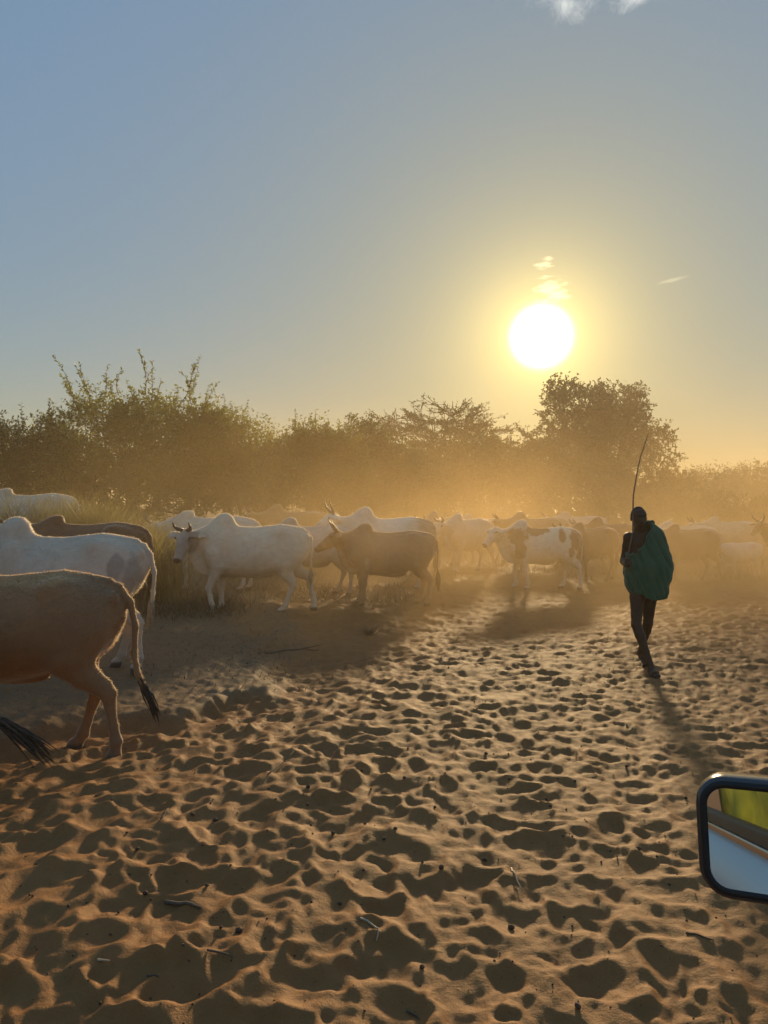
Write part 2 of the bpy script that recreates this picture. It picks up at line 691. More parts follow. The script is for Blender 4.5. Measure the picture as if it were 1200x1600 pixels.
# graded sheet: fine near the track, coarse out to the horizon
ys = [-400., -150., -50., -15., -5., -1.5]
y = .35
while y < 27:
    ys.append(y)
    y += max(.0108, y * .0055)
ys += [28, 30, 33, 37, 42, 48, 56, 66, 80, 100, 130, 180, 260, 400, 640]
ys = np.array(ys)
nc = 560
t = np.linspace(-1, 1, nc)
rows = []
side = np.array([1.03, 1.1, 1.3, 1.8, 3., 7., 20., 60.])
for yv in ys:
    half = .62 * max(yv, 0) + 1.1 if yv < 27 else .62 * 27 + 1.1
    half = max(half, 1.4)
    xr = t * half
    outer = [half + e for e in (.15, .5, 1.2, 3., 7., 20., 70., 200., 600.)]
    rows.append(np.concatenate([[-o for o in outer[::-1]], xr, outer]))
GX = np.array(rows)
GY = np.repeat(ys[:, None], GX.shape[1], 1)
fine = (GX > X0) & (GX < X1) & (GY > Y0) & (GY < Y1)
GZ = np.where(fine, sample(Hh, GX, GY), far_height(GX, GY))
nr, ncol = GX.shape
V = np.stack([GX, GY, GZ], -1).reshape(-1, 3)
idx = np.arange(nr * ncol).reshape(nr, ncol)
Q = np.stack([idx[:-1, :-1], idx[:-1, 1:], idx[1:, 1:], idx[1:, :-1]], -1).reshape(-1, 4)
gm = fast_mesh('ground', V, Q)
at = gm.attributes.new('litter', 'FLOAT', 'POINT')
at.data.foreach_set('value', patch_mask(GX, GY).astype(np.float32).ravel())


def sand_material():
    m, t = material('sand')
    tc = t.n('ShaderNodeTexCoord').outputs['Object']
    big = t.noise(tc, .7, 3, .55)
    med = t.noise(tc, 9, 4, .6)
    fine_ = t.noise(tc, 260, 2, .6)
    c = t.mix(t.range(big, .3, .7), (.22, .100, .036), (.28, .138, .054))
    c = t.mix(t.range(med, .35, .75, 0, .5), c, (.185, .08, .028))
    c = t.mix(t.range(fine_, .35, .7, 0, .45), c, (.34, .175, .066))
    la = t.n('ShaderNodeAttribute', attribute_name='litter').outputs['Fac']
    ln = t.noise(tc, 26, 5, .7)
    lm = t.math('MULTIPLY', la, t.range(ln, .36, .6, .35, 1.))
    c = t.mix(lm, c, t.mix(t.range(t.noise(tc, 90, 3, .7), .4, .62), (.11, .085, .048), (.24, .17, .10)))
    speck = t.noise(tc, 75, 2, .5)
    c = t.mix(t.range(speck, .70, .74, 0, .75), c, (.07, .045, .03))
    b = principled(t, **{'Base Color': c, 'Roughness': .68, 'Specular IOR Level': .1, 'Specular Tint': (1.0, .72, .40)})
    h = t.math('ADD', t.math('MULTIPLY', fine_, .6), t.math('ADD', t.math('MULTIPLY', t.noise(tc, 60, 4, .65), 1.0), t.math('MULTIPLY', t.noise(tc, 18, 3, .6), 1.6)))
    t.put(b.inputs['Normal'], bump(t, h, .6, .008))
    return finish(m, t, b.outputs[0])


ground = link('ground', gm, sand_material())
ground['kind'] = 'structure'

# ------------------------------------------------------------------ vegetation


def leaf_material(name, col, col2, trans=.5):
    m, t = material(name)
    tc = t.n('ShaderNodeTexCoord').outputs['Object']
    at_ = t.n('ShaderNodeAttribute', attribute_name='rnd').outputs['Fac']
    c = t.mix(at_, col, col2)
    d = principled(t, **{'Base Color': c, 'Roughness': .55, 'Specular IOR Level': .3})
    tr = t.n('ShaderNodeBsdfTranslucent')
    t.put(tr.inputs[0], t.mix(.5 if trans > .4 else 0., c, (.26, .27, .05)))
    mx = t.n('ShaderNodeMixShader')
    mx.inputs[0].default_value = trans
    t.t.links.new(d.outputs[0], mx.inputs[1])
    t.t.links.new(tr.outputs[0], mx.inputs[2])
    return finish(m, t, mx.outputs[0])


LEAF_GREEN = leaf_material('leaf_green', (.040, .080, .018), (.10, .145, .030), .52)
LEAF_DARK = leaf_material('leaf_dark', (.034, .055, .018), (.065, .085, .026), .4)
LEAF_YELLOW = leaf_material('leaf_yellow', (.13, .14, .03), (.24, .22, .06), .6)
LEAF_DRY = leaf_material('dry_blade', (.22, .17, .08), (.40, .31, .15), .45)
LEAF_SCRUB = leaf_material('scrub_blade', (.10, .07, .038), (.19, .13, .065), .12)
BARK = simple('bark', (.11, .085, .06), .9, vary=.35, scale=9, bmp=.5)
TWIG = simple('twig_bark', (.10, .075, .05), .9, vary=.3, scale=40)


class Leaves:
    def __init__(s, seed):
        s.p, s.d, s.l, s.w = [], [], [], []
        s.rg = np.random.default_rng(seed)

    def add(s, p, d, l, w_):
        s.p.append(p)
        s.d.append(d)
        s.l.append(l)
        s.w.append(w_)

    def build(s, name, mat, parent):
        P = np.concatenate(s.p)
        D = np.concatenate(s.d)
        L = np.concatenate(s.l)[:, None]
        W = np.concatenate(s.w)[:, None]
        n = len(P)
        D = D / np.maximum(np.linalg.norm(D, axis=1, keepdims=True), 1e-6)
        rv = s.rg.normal(size=(n, 3)) + np.array([0, 0, .8])
        S = np.cross(D, rv)
        S /= np.maximum(np.linalg.norm(S, axis=1, keepdims=True), 1e-6)
        up = np.cross(S, D)
        V = np.stack([P, P + D * L * .45 + S * W * .5 + up * W * .12, P + D * L, P + D * L * .45 - S * W * .5 + up * W * .12], 1).reshape(-1, 3)
        Q = np.arange(n * 4).reshape(n, 4)
        me = fast_mesh(name, V, Q)
        a = me.attributes.new('rnd', 'FLOAT', 'POINT')
        a.data.foreach_set('value', np.repeat(s.rg.uniform(0, 1, n), 4).astype(np.float32))
        return link(name, me, mat, parent, smooth=False)


class Wood:
    """many tapered three- to six-sided limbs"""
    def __init__(s):
        s.mb = MB()

    def limb(s, pts, r0, r1, n=5):
        k = len(pts)
        s.mb.tube(pts, [r0 + (r1 - r0) * i / (k - 1) for i in range(k)], n=n, side=(.31, .77, .55))


def wob(rg, a, b, k, amp, sag=0.):
    a, b = np.array(a, float), np.array(b, float)
    L = np.linalg.norm(b - a)
    out = []
    off = rg.normal(size=3) * amp * L
    off2 = rg.normal(size=3) * amp * L * .5
    for i in range(k + 1):
        t_ = i / k
        out.append(a + (b - a) * t_ + off * math.sin(PI * t_) + off2 * math.sin(2 * PI * t_) + np.array([0, 0, sag * L * math.sin(PI * t_)]))
    return out


def leafy_tree(name, label, cat, X, D, blobs, n_clump, leaf, per_twig=(9, 3), mat=None, stems=3, seed=1, shoots=(), group=None, twig_len=.55, trunk_r=.09,
               spread=.35, fork_h=.35, twigs=6):
    """blobs: (dx, dy, z, rx, ry, rz) lobes of the crown; shoots: (dx, z_from, dx_tip, z_tip) long sprays standing out of the top"""
    rg = np.random.default_rng(seed)
    z0 = gz(X, D)
    root = thing(name, label, cat, (X, D, z0), 0, group)
    wood = Wood()
    lv = Leaves(seed + 77)
    trunk = Wood()
    vols = np.array([b[3] * b[4] * b[5] for b in blobs]) ** .8
    vols /= vols.sum()
    tips = []
    for k in range(stems):
        bl = blobs[k % len(blobs)]
        ang_ = rg.uniform(0, 6.28)
        base = (rg.normal() * spread * .3, rg.normal() * spread * .3, -.1)
        top = (bl[0] * .55 + rg.normal() * spread, bl[1] * .55 + rg.normal() * spread, max(.3, bl[2] - bl[5] * fork_h))
        pts = wob(rg, base, top, 7, .06)
        trunk.limb(pts, trunk_r * rg.uniform(.8, 1.2), trunk_r * .45, 7)
        tips.append(pts)
    alltr = np.concatenate([np.array(p[3:]) for p in tips])
    for c in range(n_clump):
        bl = blobs[rg.choice(len(blobs), p=vols)]
        u = rg.normal(size=3)
        u /= np.linalg.norm(u)
        rr = rg.uniform(.15, 1) ** .38
        ctr = np.array(bl[:3]) + u * rr * np.array(bl[3:6]) * rg.uniform(.9, 1.06)
        if ctr[2] < .15:
            ctr[2] = rg.uniform(.15, .6)
        j = np.argmin(np.linalg.norm((alltr - ctr) * np.array([1, 1, .8]), axis=1) + rg.uniform(0, .8, len(alltr)))
        br = wob(rg, alltr[j], ctr, 5, .10, .04)
        if c % 2 == 0:
            wood.limb(br, trunk_r * .28, .008, 4)
        out = ctr - np.array(bl[:3])
        out = out / (np.linalg.norm(out) + 1e-6)
        for q in range(twigs):
            d = out * .8 + rg.normal(size=3) * .75 + np.array([0, 0, .35])
            d /= np.linalg.norm(d)
            L = twig_len * rg.uniform(.5, 1.3)
            s0 = ctr + rg.normal(size=3) * twig_len * .35
            if q % 3 == 0:
                wood.limb([s0, s0 + d * L * .5, s0 + d * L], .006, .003, 3)
            m_ = int(max(3, rg.normal(*per_twig)))
            tt = rg.uniform(.05, 1, m_)[:, None]
            P = s0 + d * L * tt + rg.normal(size=(m_, 3)) * .03
            dd = d * .5 + rg.normal(size=(m_, 3)) * .8
            lv.add(P, dd, leaf * rg.uniform(.6, 1.3, m_), leaf * .5 * rg.uniform(.7, 1.2, m_))
    for (dx, za, dx2, zb) in shoots:
        dy = rg.normal() * .5
        a = np.array([dx, dy, za])
        b = np.array([dx2, dy + rg.normal() * .3, zb])
        pts = wob(rg, a, b, 8, .05)
        wood.limb(pts, .018, .004, 4)
        L = np.linalg.norm(b - a)
        pp = np.array(pts)
        ax = (b - a) / L
        subs = [(0., 1., pts)]
        for q in range(int(L * 3.2)):
            t0 = rg.uniform(.1, .85)
            o_ = pp[int(t0 * 8)]
            sd = ax * .9 + rg.normal(size=3) * .55
            sd /= np.linalg.norm(sd)
            sl = rg.uniform(.25, .6) * (1.15 - t0) * L * .5
            sp = [o_, o_ + sd * sl * .5, o_ + sd * sl + np.array([0, 0, .04])]
            wood.limb(sp, .007, .003, 3)
            subs.append((0, 1, sp))
        for _, _, sp in subs:
            sp = np.array(sp)
            seg = np.linalg.norm(np.diff(sp, axis=0), axis=1).sum()
            m_ = int(seg / (leaf * .36)) + 2
            tt = np.linspace(.05, 1, m_) * (len(sp) - 1)
            i0 = np.minimum(tt.astype(int), len(sp) - 2)
            P = sp[i0] + (sp[i0 + 1] - sp[i0]) * (tt - i0)[:, None]
            dv = sp[-1] - sp[0]
            dv = dv / (np.linalg.norm(dv) + 1e-6)
            dd = dv * .55 + rg.normal(size=(m_, 3)) * .7
            lv.add(P, dd, leaf * rg.uniform(.7, 1.3, m_), leaf * .5 * rg.uniform(.7, 1.1, m_))
    link('trunk', trunk.mb.me('trunk'), BARK, root)
    link('branches', wood.mb.me('branches'), TWIG, root)['kind'] = 'stuff'
    lv.build('crown', mat or LEAF_GREEN, root)
    return root


def blob(px_, py_, D, X, rx, rz, ry=None, dy=0.):
    """a crown lobe whose centre shows at photo column px_, row py_ when it stands at depth D"""
    return (px(px_, D + dy) - X, dy, pz(py_, D + dy) - gz(X, D), rx * D / F, (ry if ry else rx) * D / F, rz * D / F)


def shoot(D, X, x0, y0, x1, y1):
    z0 = gz(X, D)
    return (px(x0, D) - X, pz(y0, D) - z0, px(x1, D) - X, pz(y1, D) - z0)


# big shrub at the left
D = 27.
X = px(215, D)
leafy_tree('shrub', 'largest leafy green shrub at left with long sprays standing up against the sky', 'shrub', X, D,
           [blob(165, 705, D, X, 105, 72), blob(255, 700, D, X, 110, 76), blob(225, 765, D, X, 165, 55), blob(325, 725, D, X, 80, 66), blob(105, 735, D, X, 80, 62), blob(150, 650, D, X, 38, 26), blob(225, 655, D, X, 55, 28), blob(300, 655, D, X, 40, 26)],
           980, .125, (11, 3), LEAF_GREEN, 6, 5,
           [shoot(D, X, *q) for q in ((130, 650, 88, 560), (150, 640, 128, 568), (160, 640, 172, 572), (192, 620, 192, 576), (232, 620, 226, 552), (245, 640, 250, 590), (280, 640, 318, 560),
                                      (300, 650, 282, 582), (150, 660, 92, 585), (320, 660, 352, 606), (215, 640, 208, 600), (265, 640, 272, 598), (180, 640, 170, 590), (140, 640, 108, 566), (290, 640, 305, 572), (330, 670, 362, 630), (310, 650, 322, 592), (100, 690, 50, 640), (235, 630, 240, 566), (340, 690, 385, 655))], 'roadside bushes', .52)
D = 26.
X = px(40, D)
leafy_tree('shrub', 'small dark shrub at the far left edge with thin open twigs', 'shrub', X, D,
           [blob(20, 740, D, X, 85, 62), blob(75, 730, D, X, 60, 62), blob(10, 700, D, X, 50, 36)], 420, .11, (10, 3), LEAF_DARK, 4, 6,
           [shoot(D, X, *q) for q in ((70, 700, 62, 620), (40, 700, 18, 655), (10, 690, -10, 660), (90, 690, 78, 640), (30, 690, 40, 632))], 'roadside bushes', .52)
D = 27.5
X = px(378, D)
leafy_tree('shrub', 'leafy shrub sloping down to the right of the largest green shrub', 'shrub', X, D,
           [blob(355, 720, D, X, 70, 72), blob(395, 745, D, X, 55, 58), blob(330, 690, D, X, 45, 42)], 460, .115, (10, 3), LEAF_GREEN, 4, 8,
           [shoot(D, X, *q) for q in ((340, 690, 356, 622), (370, 690, 382, 640), (390, 710, 412, 668), (400, 720, 430, 680), (335, 680, 330, 630))], 'roadside bushes', .52)
D = 26.
X = px(422, D)
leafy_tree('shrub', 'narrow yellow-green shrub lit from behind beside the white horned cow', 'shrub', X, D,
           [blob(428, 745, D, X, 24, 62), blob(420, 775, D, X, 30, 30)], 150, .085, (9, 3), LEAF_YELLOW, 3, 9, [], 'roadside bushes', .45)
D = 27.
X = px(490, D)
leafy_tree('shrub', 'green shrub left of the flat-topped acacia with knobbly top sprays', 'shrub', X, D,
           [blob(480, 735, D, X, 60, 62), blob(530, 740, D, X, 50, 62), blob(495, 695, D, X, 45, 30)], 520, .11, (10, 3), LEAF_GREEN, 4, 10,
           [shoot(D, X, *q) for q in ((470, 700, 462, 642), (495, 690, 492, 638), (525, 700, 528, 650), (545, 700, 552, 644), (450, 710, 440, 680), (510, 690, 512, 652))], 'roadside bushes', .42)
D = 31.
X = px(578, D)
leafy_tree('shrub', 'dark shrub under the left edge of the flat-topped acacia', 'shrub', X, D,
           [blob(575, 730, D, X, 50, 66), blob(610, 745, D, X, 55, 50), blob(565, 690, D, X, 30, 30)], 420, .12, (10, 3), LEAF_DARK, 4, 12,
           [shoot(D, X, *q) for q in ((560, 690, 556, 645), (575, 690, 580, 650))], 'roadside bushes', .45)


def acacia(label, X, D, top, half, zc, seed, n_main=9, dens=1., group=None, leaf=.2, flat=.35, lean=0.):
    rg = np.random.default_rng(seed)
    z0 = gz(X, D)
    root = thing('acacia_tree', label, 'tree', (X, D, z0), 0, group)
    tr = Wood()
    wd = Wood()
    lv = Leaves(seed)
    fork = np.array([.1 + lean * .3, 0, zc * .42])
    tr.limb(wob(rg, (0, 0, -.1), fork, 5, .05), half * .035, half * .024, 8)
    for k in range(n_main):
        a = 2 * PI * k / n_main + rg.normal() * .2
        rad = half * rg.uniform(.3, .88)
        tip = np.array([math.cos(a) * rad + lean, math.sin(a) * rad * .8, zc + (top - zc) * rg.uniform(.15, .75) * (1 - .3 * rad / half)])
        main = wob(rg, fork + np.array([0, 0, rg.uniform(-.2, .3) * zc * .3]), tip, 8, .05, -.10)
        tr.limb(main, half * .016, half * .005, 5)
        mp = np.array(main)
        for j in range(int(17 * dens)):
            t_ = rg.uniform(.3, 1)
            o_ = mp[int(t_ * 8)]
            aa = a + rg.normal() * .85
            L = half * rg.uniform(.22, .5)
            d = np.array([math.cos(aa), math.sin(aa) * .8, rg.uniform(-.02, .42)])
            e = o_ + d * L
            e[2] = min(e[2], top - .1)
            sub = wob(rg, o_, e, 5, .08, .03)
            wd.limb(sub, half * .0075, half * .0032, 3)
            sp = np.array(sub)
            for q in range(9):
                o2 = sp[rg.integers(1, 6)]
                a3 = aa + rg.normal() * .8
                L2 = half * rg.uniform(.06, .2)
                d2 = np.array([math.cos(a3), math.sin(a3), rg.uniform(-.1, .75)])
                e2 = o2 + d2 * L2
                wd.limb([o2, (o2 + e2) / 2 + rg.normal(size=3) * L2 * .06, e2], half * .0042, half * .002, 3)
                m_ = rg.integers(6, 12)
                tt = rg.uniform(.2, 1.02, m_)[:, None]
                lv.add(o2 + (e2 - o2) * tt + rg.normal(size=(m_, 3)) * .03, d2 + rg.normal(size=(m_, 3)) * .7, leaf * rg.uniform(.6, 1.3, m_), leaf * .4 * rg.uniform(.7, 1.2, m_))
    link('trunk', tr.mb.me('trunk'), BARK, root)
    link('branches', wd.mb.me('branches'), TWIG, root)['kind'] = 'stuff'
    lv.build('crown', LEAF_DARK, root)
    return root


D = 62.
acacia('flat-topped acacia with a netted twig crown left of the sun', px(692, D), D, pz(612, D), 5.6, pz(664, D), 31, 15, 1., 'acacias behind the herd')
D = 56.
acacia('lower thin-twigged acacia right under the sun, between flat acacia and leafy tree', px(800, D), D, pz(646, D), 3.4, pz(700, D), 33, 11, 1., 'acacias behind the herd')

D = 78.
X = px(925, D)
leafy_tree('leafy_tree', 'tall leafy tree right of the sun with a lopsided crown behind the herder', 'tree', X, D,
           [blob(885, 640, D, X, 42, 40), blob(925, 650, D, X, 45, 46), blob(965, 640, D, X, 42, 34), blob(985, 670, D, X, 36, 30), blob(900, 700, D, X, 62, 40), blob(950, 700, D, X, 62, 36), blob(1012, 686, D, X, 34, 18),
            blob(1035, 722, D, X, 28, 20), blob(870, 612, D, X, 18, 18), blob(935, 620, D, X, 14, 18), blob(990, 625, D, X, 18, 16), blob(920, 745, D, X, 70, 34)],
           760, .34, (10, 3), LEAF_DARK, 5, 14, [], None, .85, .3, .6, .5)

# bushes that close the view behind the dust
k = 0
specs = [(690, 46, 716, 60, 36, 'bush in the dust below the flat-topped acacia'), (770, 48, 715, 55, 42, 'bush in the dust below the thin-twigged acacia'), (830, 58, 712, 45, 42, 'bush in the dust left of the leafy tree trunk'),
         (1010, 60, 745, 60, 28, 'low bush in the dust just right of the leafy tree'), (1075, 75, 755, 60, 20, 'low pale bush in the dust beneath the distant flat trees'), (640, 38, 745, 60, 38, 'low bush in the dust right of the dark shrub'),
         (900, 66, 745, 80, 34, 'wide low bush seen under the leafy tree crown'), (720, 62, 735, 90, 36, 'wide bush far back in the dust behind both acacias'), (810, 72, 740, 80, 34, 'bush farthest back in the glare below the sun'),
         (980, 70, 745, 70, 30, 'bush far back in the dust behind the herder head'), (540, 44, 735, 70, 40, 'bush far back in the dust behind the dark shrub')]
for (x_, D, y_, rx, rz, lab) in specs:
    X = px(x_, D)
    leafy_tree('bush', lab, 'bush', X, D, [blob(x_, y_ + 12, D, X, rx, rz), blob(x_ - rx * .5, y_ + 24, D, X, rx * .6, rz * .8), blob(x_ + rx * .5, y_ + 24, D, X, rx * .6, rz * .8), blob(x_, y_ + 45, D, X, rx, rz * .7)],
               130, .27, (9, 2), LEAF_DARK, 3, 50 + k, [], 'bushes in the dust', .9, .1)
    k += 1
far_specs = [(1118, 115, 736, 36, 'distant flat-crowned tree on the horizon right of the herder'), (1190, 105, 731, 34, 'distant flat-crowned tree cut by the right edge of the picture'), (1060, 135, 742, 30, 'distant low tree between the leafy tree and the flat-crowned ones'),
             (1235, 120, 738, 40, 'distant flat-crowned tree beyond the right edge')]
for i, (x_, D, y_, rx, lab) in enumerate(far_specs[:3]):
    X = px(x_, D)
    leafy_tree('flat_tree', lab, 'tree', X, D, [blob(x_, y_ + 11, D, X, rx, 9, rx), blob(x_ - rx * .5, y_ + 15, D, X, rx * .6, 8), blob(x_ + rx * .5, y_ + 14, D, X, rx * .6, 9), blob(x_, y_ + 34, D, X, rx * 1.1, 14)],
               170, .3, (8, 2), LEAF_DARK, 4, 90 + i, [], 'distant flat-crowned trees', 1.5, .22, .8, .5)
for i, (x_, D, rx) in enumerate(((1040, 150, 60), (1130, 140, 60), (1215, 150, 60))):
    X = px(x_, D)
    leafy_tree('bush', ('distant scrub left of the flat-crowned trees', 'distant scrub beneath the flat-crowned trees', 'distant scrub at the right edge of the horizon')[i], 'bush', X, D,
               [blob(x_, 775, D, X, rx, 16), blob(x_ + 20, 765, D, X, rx * .6, 14)], 130, .4, (8, 2), LEAF_DARK, 3, 120 + i, [], 'distant scrub', 2., .15)


low = ['low scrub bush behind the brown cow', 'low scrub bush behind the cream cow facing the camera', 'low scrub bush behind the spotted cow', 'low scrub bush just left of the herder head', 'low scrub bush right behind the herder shoulder', 'low scrub bush behind the small white calf', 'low scrub bush behind the cow at the right edge']
for i, x_ in enumerate((610, 700, 790, 890, 985, 1085, 1180)):
    D = 33. + 3 * (i % 3)
    X = px(x_, D)
    leafy_tree('scrub_bush', low[i], 'bush', X, D, [blob(x_, 806, D, X, 58, 22), blob(x_ - 30, 800, D, X, 30, 20), blob(x_ + 26, 802, D, X, 34, 20)], 90, .15, (8, 2), LEAF_DARK, 3, 150 + i, [], 'low scrub behind the herd', .4, .04)

# grasses


def grass(name, label, pts, hgt, mat, seed, lean=.35, width=.008):
    rg = np.random.default_rng(seed)
    P = np.array(pts)
    n = len(P)
    h = np.array(hgt) * rg.uniform(.55, 1.15, n)
    d = rg.normal(size=(n, 3)) * lean
    d[:, 2] = 1
    d /= np.linalg.norm(d, axis=1, keepdims=True)
    s = rg.normal(size=(n, 3))
    s[:, 2] = 0
    s /= np.linalg.norm(s, axis=1, keepdims=True)
    wd = width * rg.uniform(.6, 1.4, n)[:, None]
    bend = rg.normal(size=(n, 3)) * .22 * h[:, None]
    bend[:, 2] = -np.abs(bend[:, 2]) * .6
    h = h[:, None]
    V = np.stack([P - s * wd, P + s * wd, P + d * h * .55 + s * wd * .8, P + d * h * .55 - s * wd * .8, P + d * h + bend], 1).reshape(-1, 3)
    b = np.arange(n) * 5
    T = np.concatenate([np.stack([b, b + 1, b + 2], 1), np.stack([b, b + 2, b + 3], 1), np.stack([b + 3, b + 2, b + 4], 1)])
    me = fast_mesh(name, V, T)
    a = me.attributes.new('rnd', 'FLOAT', 'POINT')
    a.data.foreach_set('value', np.repeat(rg.uniform(0, 1, n), 5).astype(np.float32))
    o = link(name, me, mat, None, smooth=False)
    return tag(o, label, 'grass', kind='stuff')


def scatter(n, seed, x0, x1, d0, d1, clump=0., cr=.25):
    """x0..x1 photo columns over depths d0..d1"""
    rg = np.random.default_rng(seed)
    if clump:
        k_ = int(n / clump)
        cd = rg.uniform(d0, d1, k_)
        cx = px(rg.uniform(x0, x1, k_), cd)
        i = rg.integers(0, k_, n)
        X = cx[i] + rg.normal(size=n) * cr
        Y = cd[i] + rg.normal(size=n) * cr
    else:
        Y = rg.uniform(d0, d1, n)
        X = px(rg.uniform(x0, x1, n), Y)
    ins = (X > X0 + .1) & (X < X1 - .1) & (Y < Y1 - .1)
    Z = np.where(ins, sample(Hh, X, Y), far_height(X, Y)) - .01
    return np.stack([X, Y, Z], 1)


grass('dry_grass', 'tall pale dry grass lit from behind in front of the far-left white cow', np.concatenate([scatter(4200, 1, 95, 262, 11.9, 13.1, 50, .16), scatter(1200, 2, -40, 110, 12.1, 12.9, 60, .2)]), 1.42, LEAF_DRY, 3, .16, .007)
grass('scrub_grass', 'short brown scrub grass around the hooves of the herd', np.concatenate([scatter(3600, 4, 225, 640, 12.6, 18, 70, .3), scatter(2600, 5, 225, 345, 10.8, 13, 60, .25), scatter(2500, 6, 650, 1200, 17, 24, 60, .3)]), .25, LEAF_SCRUB, 5, .8, .006)
grass('ground_litter', 'thin dry stalks and litter on the firm patch at left', np.concatenate([scatter(2600, 8, 215, 470, 6.7, 12, 25, .3)]), .07, LEAF_SCRUB, 9, 1.6, .004)
# ------------------------------------------------------------------ cattle


def coat_material():
    m, t = material('cow_coat')
    tc = t.n('ShaderNodeTexCoord').outputs['Object']
    c = t.n('ShaderNodeAttribute', attribute_name='Col').outputs['Color']
    mp = t.n('ShaderNodeMapping')
    t.put(mp.inputs[0], tc)
    mp.inputs['Scale'].default_value = (6, 14, 9)
    nz = t.noise(mp.outputs[0], 1.6, 5, .65)
    fur = t.n('ShaderNodeMapping')
    t.put(fur.inputs[0], tc)
    fur.inputs['Scale'].default_value = (60, 140, 160)
    fz = t.noise(fur.outputs[0], 1.5, 3, .6)
    c = t.mix(t.range(nz, .35, .7, 0, .38), c, t.mix(1., c, (.62, .50, .40), 'MULTIPLY'))
    c = t.mix(t.range(fz, .35, .7, 0, .24), c, (.30, .22, .15))
    b = principled(t, **{'Base Color': c, 'Roughness': .62, 'Specular IOR Level': .3, 'Sheen Weight': .8, 'Sheen Roughness': .35})
    t.put(b.inputs['Sheen Tint'], (1, .9, .75, 1))
    mus = t.noise(tc, 5.5, 3, .55)
    t.put(b.inputs['Normal'], bump(t, t.math('ADD', t.math('MULTIPLY', mus, 3.0), t.math('MULTIPLY', fz, .45)), .55, .012))
    return finish(m, t, b.outputs[0])


COAT = coat_material()
def fur_material():
    m, t = material('cow_fur')
    c = t.n('ShaderNodeAttribute', attribute_name='Col').outputs['Color']
    d = principled(t, **{'Base Color': c, 'Roughness': .5, 'Specular IOR Level': .4})
    tr = t.n('ShaderNodeBsdfTranslucent')
    t.put(tr.inputs[0], t.mix(.35, c, (.9, .75, .5)))
    mx = t.n('ShaderNodeMixShader')
    mx.inputs[0].default_value = .6
    t.t.links.new(d.outputs[0], mx.inputs[1])
    t.t.links.new(tr.outputs[0], mx.inputs[2])
    return finish(m, t, mx.outputs[0])


FUR = fur_material()
HORN = simple('horn', (.09, .075, .06), .45, vary=.3, scale=15)
EYE = simple('eye', (.008, .006, .005), .12)
TUFT_DARK = simple('tuft_dark', (.014, .011, .009), .7, vary=.3, scale=30)
TUFT_PALE = simple('tuft_pale', (.36, .28, .18), .7, vary=.3, scale=30)


def rotx(p, piv, a):
    """turn p about piv in the x-z plane; positive swings the lower end forward"""
    dx, dz = p[0] - piv[0], p[2] - piv[2]
    c, s = math.cos(a), math.sin(a)
    return (piv[0] + dx * c - dz * s, p[1], piv[2] + dx * s + dz * c)


FRONT = [((.52, .10, 1.08), (.065, .12)), ((.58, .145, .90), (.085, .13)), ((.46, .155, .74), (.078, .115)), ((.45, .145, .59), (.058, .072)), ((.465, .14, .43), (.046, .050)), ((.468, .14, .385), (.044, .046)),
         ((.465, .14, .27), (.031, .034)), ((.468, .14, .14), (.040, .044)), ((.495, .14, .075), (.036, .036)), ((.515, .14, .045), (.048, .052)), ((.525, .14, .0), (.055, .062))]
HIND = [((-.50, .11, 1.10), (.09, .17)), ((-.52, .14, .92), (.105, .205)), ((-.47, .16, .74), (.095, .165)), ((-.53, .15, .61), (.062, .105)), ((-.64, .138, .50), (.044, .068)), ((-.665, .132, .45), (.042, .058)),
        ((-.645, .13, .36), (.034, .040)), ((-.625, .13, .23), (.031, .034)), ((-.61, .13, .135), (.040, .044)), ((-.585, .13, .075), (.036, .036)), ((-.565, .13, .045), (.048, .052)), ((-.555, .13, .0), (.055, .062))]


def leg(mb, chain, side, piv, joint, swing, flex, plant=True):
    pts = [(x, y * side, z) for (x, y, z), _ in chain]
    rad = [r for _, r in chain]
    out = []
    for i, p in enumerate(pts):
        if i >= joint + 1 and flex:
            p = rotx(p, pts[joint], flex)
        if p[2] < piv[2]:
            k = min(1, (piv[2] - p[2]) / .25)
            p = rotx(p, piv, swing * k)
        out.append(p)
    if plant:
        low = min(p[2] for p in out)
        top = piv[2]
        out = [(p[0], p[1], top - (top - p[2]) * (top / (top - low)) if p[2] < top else p[2]) for p in out]
    mb.tube(out, rad, side=(0, 1, 0), k=.07, ki=.02)
    return out[-1]


def frame(d):
    d = Vector(d).normalized()
    s = Vector((0, 0, 1)).cross(d)
    s.normalize()
    return d, s, d.cross(s)         # axis, left, up


